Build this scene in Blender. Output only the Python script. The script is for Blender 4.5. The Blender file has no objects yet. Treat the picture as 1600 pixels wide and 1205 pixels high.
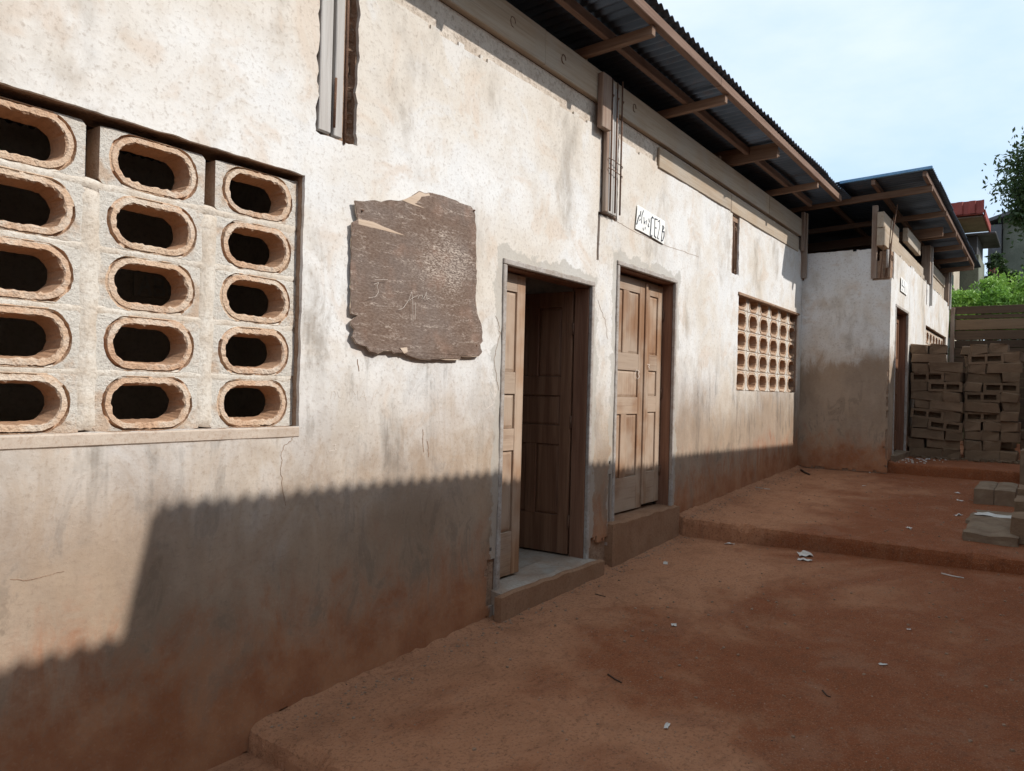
import bpy, bmesh, math, random
from mathutils import Vector, Matrix, noise as mn
from mathutils.geometry import tessellate_polygon
random.seed(7)
sc = bpy.context.scene
COL = sc.collection
# ------------------------------------------------------------------ camera
CAM = Vector((0.0, -3.0, 1.6))
YAW, PIT, ROLL, FPX = math.radians(35.06), math.radians(0.306), math.radians(1.4265), 1200.0
_a = Vector((math.cos(YAW)*math.cos(PIT), math.sin(YAW)*math.cos(PIT), math.sin(PIT)))
_r = _a.cross(Vector((0, 0, 1))).normalized(); _u = _r.cross(_a)
_r2 = math.cos(ROLL)*_r + math.sin(ROLL)*_u; _u2 = -math.sin(ROLL)*_r + math.cos(ROLL)*_u
cam = bpy.data.cameras.new('camera'); co = bpy.data.objects.new('camera', cam); COL.objects.link(co)
cam.sensor_width = 36; cam.lens = 27.0; cam.clip_start = 0.05; cam.clip_end = 2000
M = Matrix.Identity(4)
for i in range(3):
    M[i][0] = _r2[i]; M[i][1] = _u2[i]; M[i][2] = -_a[i]; M[i][3] = CAM[i]
co.matrix_world = M
sc.camera = co
# ------------------------------------------------------------------ world, sun, exposure
SUN = Vector((0.25, -1.0, 0.76)).normalized()
EL = math.asin(SUN.z); AZ = math.atan2(SUN.x, SUN.y)
world = bpy.data.worlds.new('World'); sc.world = world; world.use_nodes = True
wt = world.node_tree; wt.nodes.clear()
wo = wt.nodes.new('ShaderNodeOutputWorld'); wb = wt.nodes.new('ShaderNodeBackground')
sky = wt.nodes.new('ShaderNodeTexSky'); sky.sky_type = 'NISHITA'; sky.sun_disc = False
sky.sun_elevation = EL; sky.sun_rotation = AZ; sky.air_density = 1.0; sky.dust_density = 1.5; sky.ozone_density = 1.0
wtc = wt.nodes.new('ShaderNodeTexCoord'); wmp = wt.nodes.new('ShaderNodeMapping'); wmp.inputs['Scale'].default_value = (1.0, 1.0, 2.6)
wmp.inputs['Location'].default_value = (0.3, 0.1, 0.2)
wn = wt.nodes.new('ShaderNodeTexNoise'); wn.inputs['Scale'].default_value = 2.2; wn.inputs['Detail'].default_value = 7; wn.inputs['Roughness'].default_value = 0.55
wr = wt.nodes.new('ShaderNodeMapRange'); wr.inputs['From Min'].default_value = 0.36; wr.inputs['From Max'].default_value = 0.72; wr.inputs['To Min'].default_value = 0.05; wr.inputs['To Max'].default_value = 1.0
wm = wt.nodes.new('ShaderNodeMixRGB'); wm.inputs[0].default_value = 0.82
wc = wt.nodes.new('ShaderNodeMixRGB'); wc.inputs[1].default_value = (5.4, 7.2, 9.2, 1); wc.inputs[2].default_value = (8.6, 9.3, 10.0, 1)
L = wt.links.new
L(wtc.outputs['Generated'], wmp.inputs['Vector']); L(wmp.outputs[0], wn.inputs['Vector']); L(wn.outputs['Fac'], wr.inputs['Value'])
L(wr.outputs[0], wc.inputs[0]); L(wc.outputs[0], wm.inputs[2]); L(sky.outputs[0], wm.inputs[1]); L(wm.outputs[0], wb.inputs['Color']); L(wb.outputs[0], wo.inputs['Surface'])
wb.inputs['Strength'].default_value = 0.106
sl = bpy.data.lights.new('sun', 'SUN'); sl.energy = 3.4; sl.angle = math.radians(0.55); sl.color = (1.0, 0.955, 0.905)
so = bpy.data.objects.new('sun', sl); COL.objects.link(so); so.location = (5, -20, 20)
so.rotation_euler = (-SUN).to_track_quat('-Z', 'Y').to_euler()
sc.view_settings.view_transform = 'Standard'; sc.view_settings.look = 'None'; sc.view_settings.gamma = 1.0
sc.view_settings.exposure = 0.32;
sc.cycles.max_bounces = 6; sc.cycles.diffuse_bounces = 4; sc.cycles.glossy_bounces = 2; sc.cycles.transmission_bounces = 2
sc.view_settings.use_curve_mapping = False
# ------------------------------------------------------------------ pixel helpers
def ray(x, y):
    return (_a*FPX + (x-800)*_r2 - (y-602.5)*_u2).normalized()
def onY(x, y, Y=0.0):
    v = ray(x, y); return CAM + v*((Y-CAM.y)/v.y)
def onX(x, y, X):
    v = ray(x, y); return CAM + v*((X-CAM.x)/v.x)
def sstep(a, b, t):
    t = min(1, max(0, (t-a)/(b-a))); return t*t*(3-2*t)
def nz(x, y, z=0.0): return mn.noise(Vector((x, y, z)))
def fbm(x, y, z=0.0): return mn.fractal(Vector((x, y, z)), 0.8, 2.0, 4)
# ------------------------------------------------------------------ material helpers
class G:
    def __init__(s, name):
        s.m = bpy.data.materials.new(name); s.m.use_nodes = True
        s.t = s.m.node_tree; s.t.nodes.clear()
        s.o = s.t.nodes.new('ShaderNodeOutputMaterial'); s.b = s.t.nodes.new('ShaderNodeBsdfPrincipled')
        s.t.links.new(s.b.outputs[0], s.o.inputs[0]); s.geo = None
    def n(s, typ): return s.t.nodes.new(typ)
    def put(s, sock, v):
        if isinstance(v, (int, float)): sock.default_value = v
        elif isinstance(v, (tuple, list)):
            sock.default_value = tuple(v) if len(v) == len(sock.default_value) else tuple(v)+(1,)
        else: s.t.links.new(v, sock)
    def pos(s):
        if not s.geo: s.geo = s.n('ShaderNodeNewGeometry')
        return s.geo.outputs['Position']
    def xyz(s):
        q = s.n('ShaderNodeSeparateXYZ'); s.put(q.inputs[0], s.pos()); return q.outputs
    def mapp(s, sc_, loc=(0, 0, 0)):
        q = s.n('ShaderNodeMapping'); s.put(q.inputs[0], s.pos()); q.inputs['Scale'].default_value = sc_; q.inputs['Location'].default_value = loc
        return q.outputs[0]
    def noise(s, scale, det=4, rough=.55, vec=None, dist=0.0):
        q = s.n('ShaderNodeTexNoise'); s.put(q.inputs['Vector'], vec or s.pos()); q.inputs['Scale'].default_value = scale
        q.inputs['Detail'].default_value = det; q.inputs['Roughness'].default_value = rough; q.inputs['Distortion'].default_value = dist
        return q.outputs['Fac']
    def vor(s, scale, feat='F1', vec=None, out='Distance', rnd=1.0):
        q = s.n('ShaderNodeTexVoronoi'); q.feature = feat; s.put(q.inputs['Vector'], vec or s.pos()); q.inputs['Scale'].default_value = scale
        q.inputs['Randomness'].default_value = rnd
        return q.outputs[out]
    def rng(s, v, a, b, c=0.0, d=1.0, smooth=True):
        q = s.n('ShaderNodeMapRange'); q.interpolation_type = 'SMOOTHSTEP' if smooth else 'LINEAR'
        s.put(q.inputs[0], v); q.inputs[1].default_value = a; q.inputs[2].default_value = b; q.inputs[3].default_value = c; q.inputs[4].default_value = d
        return q.outputs[0]
    def math(s, op, a, b=0.0, c=0.0):
        q = s.n('ShaderNodeMath'); q.operation = op; s.put(q.inputs[0], a); s.put(q.inputs[1], b); s.put(q.inputs[2], c); return q.outputs[0]
    def mix(s, f, a, b, mode='MIX'):
        q = s.n('ShaderNodeMixRGB'); q.blend_type = mode; s.put(q.inputs[0], f); s.put(q.inputs[1], a); s.put(q.inputs[2], b); return q.outputs[0]
    def rnd(s):
        q = s.n('ShaderNodeObjectInfo'); return q.outputs['Random']
    def bump(s, h, strength=.5, dist=.01, prev=None):
        q = s.n('ShaderNodeBump'); q.inputs['Strength'].default_value = strength; q.inputs['Distance'].default_value = dist
        s.put(q.inputs['Height'], h)
        if prev: s.put(q.inputs['Normal'], prev)
        return q.outputs[0]
    def fin(s, col, rough=.9, bump=None, metal=0.0, spec=.3):
        s.put(s.b.inputs['Base Color'], col); s.put(s.b.inputs['Roughness'], rough); s.put(s.b.inputs['Metallic'], metal)
        s.b.inputs['Specular IOR Level'].default_value = spec
        if bump: s.put(s.b.inputs['Normal'], bump)
        return s.m
MAT = {}
def plaster(name, seed):
    g = G(name); x, y, z = g.xyz()
    n1 = g.noise(.75, 3, .6, g.mapp((1, 1, 1), (seed, 0, seed))); n2 = g.noise(4.2, 4, .65); n3 = g.noise(42, 4, .75); n4 = g.noise(1.7, 4, .65, g.mapp((1, 1, .55), (3.1+seed, 0, 7)))
    st = g.noise(1.0, 3, .65, g.mapp((9, 9, .9), (seed, 1, 2))); bl = g.noise(3.1, 5, .72, g.mapp((1.6, 1.6, .8), (seed+2, 4, 9)), .7)
    col = g.mix(g.rng(n1, .38, .62), (.70, .695, .675), (.62, .57, .50))
    col = g.mix(g.math('MULTIPLY', g.rng(n2, .45, .70), .5), col, (.53, .46, .38))
    pat = g.noise(2.3, 4, .62, g.mapp((1, 1, 1), (seed+8, 0, 3)), .8); col = g.mix(g.math('MULTIPLY', g.rng(pat, .53, .62), .42), col, (.66, .665, .66)); col = g.mix(g.math('MULTIPLY', g.rng(pat, .45, .34, 0, 1), .42), col, (.56, .44, .335))
    # grey weather staining
    gs = g.math('MULTIPLY', g.rng(n4, .50, .68), g.rng(bl, .34, .62)); col = g.mix(g.math('MULTIPLY', gs, .66), col, (.31, .27, .225))
    # lower part: worn, handled plaster and laterite splash
    hz = g.math('SUBTRACT', z, g.math('MULTIPLY', g.math('MAXIMUM', g.math('SUBTRACT', x, 2.0), 0.0), .052))
    hj = g.math('ADD', hz, g.math('ADD', g.math('MULTIPLY', g.math('SUBTRACT', n1, .5), 1.1), g.math('MULTIPLY', g.math('SUBTRACT', bl, .5), .9)))
    lo, hi = (.80, 1.70) if seed == 0.0 else (1.50, 1.85)
    low = g.rng(hj, lo, hi, 1, 0); col = g.mix(g.math('MULTIPLY', low, .9), col, g.mix(g.rng(n4, .38, .62), (.345, .25, .17), (.255, .18, .12)))
    st2 = g.math('MULTIPLY', g.rng(bl, .53, .64), g.rng(hj, .6, 2.4, 1, 0)); col = g.mix(g.math('MULTIPLY', st2, .5), col, (.175, .135, .10))
    st3 = g.math('MULTIPLY', g.math('MULTIPLY', g.rng(st, .48, .66), g.rng(bl, .43, .58)), g.math('MULTIPLY', g.rng(z, .8, 1.2), g.rng(z, 2.3, 1.6))); col = g.mix(g.math('MULTIPLY', st3, .5 if seed == 0.0 else .12), col, (.14, .115, .09))
    rh = g.math('ADD', hz, g.math('ADD', g.math('MULTIPLY', g.math('SUBTRACT', bl, .5), 1.2), g.math('MULTIPLY', g.math('SUBTRACT', n2, .5), .5)))
    red = g.rng(rh, .12, .74, 1, 0); col = g.mix(g.math('MULTIPLY', red, .85), col, g.mix(g.rng(n2, .3, .7), (.27, .092, .034), (.39, .175, .083)))
    col = g.mix(g.math('MULTIPLY', g.rng(n3, .50, .70), .42), col, (.25, .185, .135)); col = g.mix(g.math('MULTIPLY', g.rng(n3, .46, .30, 0, 1), g.rng(z, 2.0, .8, .10, .16)), col, (.48, .38, .29))
    if seed == 0.0:
        for xc_, hw_, zt_ in ((4.76, .63, 2.48), (6.40, .64, 2.71)):
            dd = g.math('MAXIMUM', g.math('SUBTRACT', g.math('ABSOLUTE', g.math('SUBTRACT', x, xc_)), hw_), g.math('SUBTRACT', z, zt_))
            dd = g.math('ADD', dd, g.math('MULTIPLY', g.math('SUBTRACT', n2, .5), .34))
            col = g.mix(g.math('MULTIPLY', g.rng(dd, .05, .07, 1, 0), .65), col, g.mix(n4, (.33, .31, .27), (.45, .42, .37)))
    # pits and knocks of uneven size
    dq = g.n('ShaderNodeTexNoise'); g.put(dq.inputs['Vector'], g.pos()); dq.inputs['Scale'].default_value = 34; dq.inputs['Detail'].default_value = 2
    dv = g.n('ShaderNodeVectorMath'); dv.operation = 'MULTIPLY_ADD'; g.put(dv.inputs[0], dq.outputs['Color']); dv.inputs[1].default_value = (.045, .045, .045); g.put(dv.inputs[2], g.pos()); dvo = dv.outputs[0]
    vd = g.vor(6.0, vec=dvo); sx = g.n('ShaderNodeSeparateXYZ'); g.put(sx.inputs[0], g.vor(6.0, out='Color', vec=dvo))
    rad = g.math('MULTIPLY', g.math('POWER', sx.outputs[1], 3.0), .075)
    pit = g.math('MULTIPLY', g.rng(g.math('SUBTRACT', vd, rad), .0, .02, 1, 0), g.math('GREATER_THAN', sx.outputs[0], .42))
    pits = g.math('MULTIPLY', pit, g.rng(z, 1.2, 2.6, 1, .45)); col = g.mix(g.math('MULTIPLY', pits, .85), col, (.11, .078, .055))
    h = g.math('ADD', g.math('MULTIPLY', n3, .28), g.math('MULTIPLY', n2, .75)); h = g.math('SUBTRACT', h, g.math('MULTIPLY', pits, .5))
    tr = g.noise(5.5, 2, .5, g.mapp((1, 1, 2.2)), 3.5); h = g.math('ADD', h, g.math('MULTIPLY', g.math('MULTIPLY', tr, g.rng(pat, .45, .6)), .14))
    return g.fin(col, .93, g.bump(h, .48, .016), spec=.15)
MAT['plaster'] = plaster('plaster_weathered', 0.0)
MAT['plaster2'] = plaster('plaster_wing', 5.3)
def simple(name, c1, c2, scale=6, fine=60, bs=.5, rough=.9, dark=None, rv=0.0, dist=.01, metal=0.0, spec=.25):
    g = G(name); n = g.noise(scale, 5, .6); f = g.noise(fine, 4, .7)
    col = g.mix(g.rng(n, .3, .7), c1, c2)
    col = g.mix(g.math('MULTIPLY', g.rng(f, .45, .74), .62), col, dark or tuple(v*.5 for v in c1))
    if rv: col = g.mix(rv, col, g.mix(g.rnd(), tuple(v*.55 for v in c1), tuple(min(1, v*1.5) for v in c2)))
    return g.fin(col, rough, g.bump(g.math('ADD', n, g.math('MULTIPLY', f, .5)), bs, dist), metal, spec)
MAT['core'] = simple('bare_earth_wall', (.27, .165, .105), (.36, .25, .175), 9, 55, .9, .97, (.12, .07, .045), dist=.02)
MAT['bare'] = simple('bare_concrete_band', (.60, .53, .45), (.50, .42, .34), 5, 40, .9, .97, (.2, .15, .11), dist=.02)
def ventm():
    g = G('sandy_vent_block'); n = g.noise(5, 5, .6); f = g.noise(75, 5, .75); v = g.vor(120); x, y, z = g.xyz()
    col = g.mix(g.rng(n, .3, .7), (.51, .325, .21), (.56, .42, .30))
    # cement wash smeared over the outer faces
    ws = g.math('MULTIPLY', g.rng(g.noise(7, 6, .65), .42, .62), g.rng(y, .052, .04, 0, 1))
    col = g.mix(g.math('MULTIPLY', ws, .75), col, (.60, .54, .455))
    col = g.mix(g.math('MULTIPLY', g.rng(f, .5, .75), .6), col, (.30, .18, .105))
    return g.fin(col, .96, g.bump(g.math('ADD', f, g.math('MULTIPLY', v, .8)), .55, .008), spec=.15)
MAT['vent'] = ventm()
def ventf():
    g = G('cement_washed_block_face'); n = g.noise(6, 6, .65); f = g.noise(80, 5, .75)
    col = g.mix(g.rng(n, .33, .50), (.57, .44, .33), (.67, .63, .56)); col = g.mix(g.math('MULTIPLY', g.rng(f, .5, .75), .55), col, (.27, .19, .13))
    return g.fin(col, .96, g.bump(g.math('ADD', g.math('MULTIPLY', n, .6), f), .9, .014), spec=.15)
MAT['ventface'] = ventf()
MAT['ventin'] = simple('sandy_block_inside', (.47, .27, .155), (.43, .27, .17), 9, 70, .5, .96, (.27, .145, .08))
MAT['sill'] = simple('dusty_cement_sill', (.52, .44, .36), (.44, .36, .29), 6, 60, .5, .95, (.33, .22, .15))
MAT['thresh'] = simple('dusty_red_threshold', (.30, .175, .105), (.25, .135, .075), 5, 50, .7, .95, (.16, .08, .045), dist=.012)
MAT['mortar'] = simple('white_cement_mortar', (.66, .62, .55), (.55, .47, .38), 7, 70, .9, .95, (.33, .26, .19), dist=.012)
def wood(name, c1, c2, axis, cd=None, fine=1.0, rough=.75, bs=.45, rv=.0, grey=None, greyf=.5, glo=.4):
    g = G(name); s = [22*fine]*3; s[axis] = 1.1*fine; b = [70*fine]*3; b[axis] = 2.2*fine
    n = g.noise(1.0, 5, .6, g.mapp(tuple(s)), .6); f = g.noise(1.0, 4, .7, g.mapp(tuple(b))); l = g.noise(1.6, 4)
    col = g.mix(g.rng(n, .3, .72), c1, c2)
    if grey: col = g.mix(g.math('MULTIPLY', g.rng(l, glo, glo+.24), greyf), col, grey)
    col = g.mix(g.math('MULTIPLY', g.rng(f, .5, .78), .6), col, cd or tuple(v*.4 for v in c1))
    if rv: col = g.mix(rv, col, g.mix(g.rnd(), tuple(v*.5 for v in c1), tuple(min(1, v*1.5) for v in c2)))
    return g.fin(col, rough, g.bump(g.math('ADD', n, f), bs, .006), spec=.25)
MAT['beam'] = wood('weathered_beam_timber', (.36, .27, .185), (.45, .37, .28), 0, (.17, .12, .08), grey=(.40, .37, .32), rv=.15)
MAT['postgrey'] = wood('grey_formwork_board', (.38, .35, .32), (.47, .45, .42), 2, (.2, .17, .15), rv=.1)
MAT['postbrown'] = wood('brown_formwork_timber', (.22, .14, .10), (.33, .25, .19), 2, (.08, .05, .035), grey=(.36, .32, .28))
MAT['rafter'] = wood('brown_rafter_timber', (.15, .085, .055), (.24, .155, .105), 1, (.07, .036, .022), rv=.25)
MAT['purlin'] = wood('brown_purlin_timber', (.13, .072, .048), (.22, .14, .10), 0, (.06, .032, .022), rv=.2)
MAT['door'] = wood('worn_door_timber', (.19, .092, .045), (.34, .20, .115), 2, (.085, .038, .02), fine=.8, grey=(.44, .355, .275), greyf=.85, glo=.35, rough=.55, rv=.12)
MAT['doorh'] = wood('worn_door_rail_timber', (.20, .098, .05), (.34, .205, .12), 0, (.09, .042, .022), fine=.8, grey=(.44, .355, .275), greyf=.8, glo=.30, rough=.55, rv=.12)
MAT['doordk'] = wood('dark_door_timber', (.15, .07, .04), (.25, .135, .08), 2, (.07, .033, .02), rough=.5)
MAT['jamb'] = wood('dark_jamb_timber', (.16, .075, .045), (.25, .13, .08), 2, (.07, .033, .02), rough=.6)
MAT['trim'] = simple('grey_white_painted_trim', (.42, .39, .36), (.31, .265, .225), 9, 50, .5, .75, (.18, .13, .10))
MAT['fence'] = wood('dark_weathered_plank', (.058, .038, .024), (.105, .068, .043), 1, (.025, .017, .012), rv=.45)
MAT['fencepale'] = wood('tan_weathered_plank', (.15, .098, .058), (.21, .14, .085), 1, (.06, .04, .028), rv=.1)
def zinc(name, c1, c2, rust):
    g = G(name); n = g.noise(2.2, 5); r = g.noise(5, 6, .7)
    col = g.mix(g.rng(n, .3, .7), c1, c2); col = g.mix(g.math('MULTIPLY', g.rng(r, .55, .75), rust), col, (.2, .115, .07))
    return g.fin(col, g.rng(n, .2, .8, .42, .62), g.bump(r, .1, .004), .55, .5)
MAT['zinc'] = zinc('zinc_roof_sheet', (.085, .115, .16), (.065, .09, .125), .3)
MAT['blue'] = simple('bluish_edge', (.10, .22, .36), (.16, .30, .45), 6, 50, .2, .6)
MAT['redmetal'] = simple('red_painted_sheet', (.25, .05, .04), (.30, .075, .06), 3, 40, .2, .6)
MAT['block'] = simple('grey_sandcrete_block', (.245, .162, .10), (.155, .10, .062), 7, 60, 1.0, .97, (.13, .09, .06), rv=.6, dist=.02)
MAT['slabst'] = simple('pale_broken_concrete', (.225, .165, .11), (.16, .105, .068), 7, 60, .9, .95, (.17, .12, .085), dist=.012)
MAT['paper'] = simple('white_paper', (.62, .60, .56), (.50, .46, .41), 12, 40, .15, .8, (.6, .56, .5))
MAT['sign'] = simple('white_sign_paper', (.84, .84, .81), (.78, .77, .73), 12, 40, .1, .8, (.66, .63, .58))
MAT['ink'] = simple('dark_ink', (.05, .06, .08), (.08, .09, .1), 12, 40, .1, .8)
MAT['chalk'] = simple('pale_scratch', (.62, .55, .48), (.66, .60, .53), 30, 80, .3, .95, (.5, .42, .35))
MAT['rebar'] = simple('rusty_steel_bar', (.13, .075, .05), (.2, .11, .07), 20, 120, .6, .8, (.06, .035, .025), metal=.2)
MAT['twig'] = simple('dark_twig', (.05, .03, .022), (.08, .05, .035), 20, 90, .4, .9)
MAT['steel'] = simple('grey_steel_strip', (.45, .47, .50), (.36, .38, .40), 6, 40, .2, .45, metal=.5)
MAT['intwall'] = simple('dim_interior_plaster', (.62, .54, .46), (.52, .44, .36), 2, 20, .4, .95)
MAT['intsoffit'] = simple('dull_soffit_board', (.22, .19, .145), (.17, .145, .11), 2, 20, .3, .95)
MAT['floorin'] = simple('cement_room_floor', (.36, .32, .27), (.30, .21, .15), 4, 40, .3, .8, (.2, .14, .1))
MAT['housewall'] = simple('cream_house_plaster', (.50, .45, .37), (.38, .33, .26), 1.2, 25, .4, .95, (.25, .2, .15))
MAT['greywall'] = simple('mossy_grey_house_plaster', (.20, .21, .17), (.13, .14, .11), .9, 22, .4, .95, (.08, .09, .07))
MAT['darkroof'] = zinc('dark_roof_sheet', (.10, .10, .105), (.075, .075, .08), .3)
MAT['nbwall'] = simple('neighbour_plaster', (.50, .44, .36), (.40, .33, .26), 1.1, 25, .5, .95, (.28, .2, .14))
MAT['bank'] = simple('grassy_bank_soil', (.09, .11, .045), (.13, .09, .05), 2, 20, .6, .95, (.05, .05, .025))
def ground(name, seed=0):
    g = G(name); x, y, z = g.xyz()
    big = g.noise(.55, 5, .6, g.mapp((1, 1, 1), (seed, 2, 0)), .5); n2 = g.noise(2.6, 6, .65, None, .6); f = g.noise(55, 5, .75)
    # pale dust lies along the wall, bare damp laterite out in the yard
    d = g.math('ADD', g.math('MULTIPLY', y, .33), g.math('MULTIPLY', g.math('SUBTRACT', big, .5), 2.0))
    d = g.math('ADD', d, g.math('MULTIPLY', g.math('SUBTRACT', n2, .5), .75))
    col = g.mix(g.rng(d, -.62, -.22), (.25, .074, .024), (.47, .225, .118))
    col = g.mix(g.math('MULTIPLY', g.rng(n2, .45, .75), .45), col, (.175, .064, .028))
    col = g.mix(g.math('MULTIPLY', g.rng(n2, .52, .3, 0, 1), .35), col, (.33, .175, .10))
    m4 = g.noise(7.5, 6, .7, g.mapp((1, 1.6, 1)), 1.1); col = g.mix(g.math('MULTIPLY', g.rng(m4, .52, .68), .38), col, (.14, .056, .028)); col = g.mix(g.math('MULTIPLY', g.rng(m4, .44, .30, 0, 1), .35), col, (.34, .195, .125))
    f2 = g.noise(120, 3, .8); col = g.mix(g.math('MULTIPLY', g.rng(f, .50, .66), .6), col, (.10, .042, .022)); col = g.mix(g.math('MULTIPLY', g.rng(f2, .52, .66), .5), col, (.43, .24, .15))
    v = g.vor(16); vc = g.vor(16, out='Color'); s = g.n('ShaderNodeSeparateXYZ'); g.put(s.inputs[0], vc)
    sp = g.math('MULTIPLY', g.rng(v, .05, .10, 1, 0), g.math('GREATER_THAN', s.outputs[0], .86)); col = g.mix(g.math('MULTIPLY', sp, .7), col, (.42, .33, .26))
    sd = g.math('MULTIPLY', g.rng(v, .05, .10, 1, 0), g.math('LESS_THAN', s.outputs[0], .08)); col = g.mix(sd, col, (.04, .022, .014))
    h = g.math('ADD', g.math('ADD', g.math('MULTIPLY', g.math('ADD', f, f2), .45), g.math('MULTIPLY', m4, .4)), g.math('ADD', g.math('MULTIPLY', n2, .8), g.math('MULTIPLY', sp, .4)))
    return g.fin(col, g.rng(n2, .3, .7, .8, .95), g.bump(h, .9, .022), spec=.25)
MAT['ground'] = ground('laterite_dust_ground')
def plym():
    g = G('weathered_plywood_veneer'); n = g.noise(1.0, 5, .65, g.mapp((5, 5, 34)), .5); f = g.noise(1.0, 5, .75, g.mapp((45, 45, 120))); l = g.noise(3.4, 4); b = g.noise(7, 5)
    col = g.mix(g.rng(l, .35, .65), (.15, .10, .074), (.165, .125, .104)); col = g.mix(g.math('MULTIPLY', g.rng(b, .5, .7), .5), col, (.27, .17, .125))
    x, y, z = g.xyz()
    dx = g.math('SUBTRACT', x, 3.5); dz = g.math('SUBTRACT', z, 2.33); rr = g.math('SQRT', g.math('ADD', g.math('MULTIPLY', dx, dx), g.math('MULTIPLY', g.math('MULTIPLY', dz, dz), 2.2)))
    bald = g.rng(g.math('ADD', rr, g.math('MULTIPLY', g.math('SUBTRACT', b, .5), .5)), .08, .34, .62, 0)
    pale = g.math('MAXIMUM', g.math('MULTIPLY', g.rng(n, .44, .70), .75), .12)
    pf = g.math('MULTIPLY', g.rng(f, .42, .62), g.math('ADD', pale, bald)); col = g.mix(pf, col, (.52, .44, .37))
    col = g.mix(g.math('MULTIPLY', g.rng(f, .55, .35, 0, 1), .3), col, (.08, .054, .042))
    return g.fin(col, .92, g.bump(g.math('ADD', n, f), .35, .004), spec=.15)
MAT['ply'] = plym()
MAT['plylight'] = wood('torn_pale_plywood_core', (.50, .38, .28), (.58, .47, .37), 0, (.33, .22, .15))
def leafm(name, c1, c2):
    g = G(name); n = g.noise(1.3, 3); f = g.noise(14, 2)
    col = g.mix(g.rng(n, .3, .7), c1, c2); col = g.mix(g.math('MULTIPLY', f, .4), col, tuple(v*1.5 for v in c2))
    g.fin(col, .5, spec=.4)
    tr = g.n('ShaderNodeBsdfTranslucent'); g.put(tr.inputs[0], col); ms = g.n('ShaderNodeMixShader'); ms.inputs[0].default_value = .3
    g.t.links.new(g.b.outputs[0], ms.inputs[1]); g.t.links.new(tr.outputs[0], ms.inputs[2]); g.t.links.new(ms.outputs[0], g.o.inputs[0])
    return g.m
MAT['leaf'] = leafm('bright_shrub_leaf', (.13, .27, .035), (.22, .36, .06))
MAT['leafdk'] = leafm('dark_tree_leaf', (.03, .06, .018), (.05, .085, .025))
MAT['bark'] = simple('grey_brown_bark', (.14, .1, .07), (.2, .15, .11), 6, 40, .8, .95)
# ------------------------------------------------------------------ mesh helpers
class MB:
    def __init__(s): s.v = []; s.f = []; s.sm = []
    def add(s, vs, fs, sm=False):
        o = len(s.v); s.v += [tuple(p) for p in vs]; s.f += [tuple(i+o for i in f) for f in fs]; s.sm += [sm]*len(fs); return s
    def box(s, x0, x1, y0, y1, z0, z1, c=.004, mat=None, jit=0.0):
        """box with chamfered edges"""
        c = min(c, (x1-x0)*.3, (y1-y0)*.3, (z1-z0)*.3)
        key = []
        vs = []
        for sx in (0, 1):
            for sy in (0, 1):
                for sz in (0, 1):
                    X = (x0, x1)[sx]; Y = (y0, y1)[sy]; Z = (z0, z1)[sz]
                    dx = c*(1-2*sx); dy = c*(1-2*sy); dz = c*(1-2*sz)
                    for k in range(3):
                        p = Vector((X, Y+dy, Z+dz)) if k == 0 else Vector((X+dx, Y, Z+dz)) if k == 1 else Vector((X+dx, Y+dy, Z))
                        if jit: p += Vector((random.uniform(-jit, jit), random.uniform(-jit, jit), random.uniform(-jit, jit)))
                        if mat: p = mat @ p
                        vs.append(p)
        def I(sx, sy, sz, k): return (sx*4+sy*2+sz)*3+k
        fs = []
        for k, (a, b) in enumerate(((1, 2), (0, 2), (0, 1))):
            for s0 in (0, 1):
                q = []
                for (u, w) in ((0, 0), (1, 0), (1, 1), (0, 1)):
                    t = [0, 0, 0]; t[k] = s0; t[a] = u; t[b] = w; q.append(I(*t, k))
                flip = (s0 == 0) ^ (k == 1)
                fs.append(tuple(reversed(q)) if flip else tuple(q))
        for k in range(3):       # edges along axis k
            a, b = [i for i in range(3) if i != k]
            for u in (0, 1):
                for w in (0, 1):
                    t0 = [0, 0, 0]; t1 = [0, 0, 0]; t0[a] = t1[a] = u; t0[b] = t1[b] = w; t1[k] = 1
                    fs.append((I(*t0, a), I(*t1, a), I(*t1, b), I(*t0, b)))
        for sx in (0, 1):
            for sy in (0, 1):
                for sz in (0, 1): fs.append((I(sx, sy, sz, 0), I(sx, sy, sz, 1), I(sx, sy, sz, 2)))
        return s.add(vs, fs)
    def tube(s, pts, r, n=7, r1=None):
        pts = [Vector(p) for p in pts]; o = []
        for i, p in enumerate(pts):
            d = (pts[min(i+1, len(pts)-1)]-pts[max(i-1, 0)]).normalized()
            a = d.cross(Vector((0, 0, 1)) if abs(d.z) < .9 else Vector((1, 0, 0))).normalized(); b = d.cross(a)
            rr = r if r1 is None else r+(r1-r)*i/(len(pts)-1)
            o += [p+a*rr*math.cos(2*math.pi*k/n)+b*rr*math.sin(2*math.pi*k/n) for k in range(n)]
        fs = [(i*n+k, i*n+(k+1) % n, (i+1)*n+(k+1) % n, (i+1)*n+k) for i in range(len(pts)-1) for k in range(n)]
        fs += [tuple(reversed(range(n))), tuple((len(pts)-1)*n+k for k in range(n))]
        return s.add(o, fs, True)
    def mesh(s, name, mat):
        m = bpy.data.meshes.new(name); m.from_pydata(s.v, [], s.f); m.materials.append(MAT[mat])
        m.polygons.foreach_set('use_smooth', s.sm)
        bm = bmesh.new(); bm.from_mesh(m); bmesh.ops.recalc_face_normals(bm, faces=bm.faces); bm.to_mesh(m); bm.free()
        m.update(); return m
    def build(s, name, mat, parent=None):
        o = bpy.data.objects.new(name, s.mesh(name, mat)); COL.objects.link(o)
        if parent: o.parent = parent
        return o
def tag(o, label=None, cat=None, group=None, kind=None):
    if label: o['label'] = label
    if cat: o['category'] = cat
    if group: o['group'] = group
    if kind: o['kind'] = kind
    return o
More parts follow.
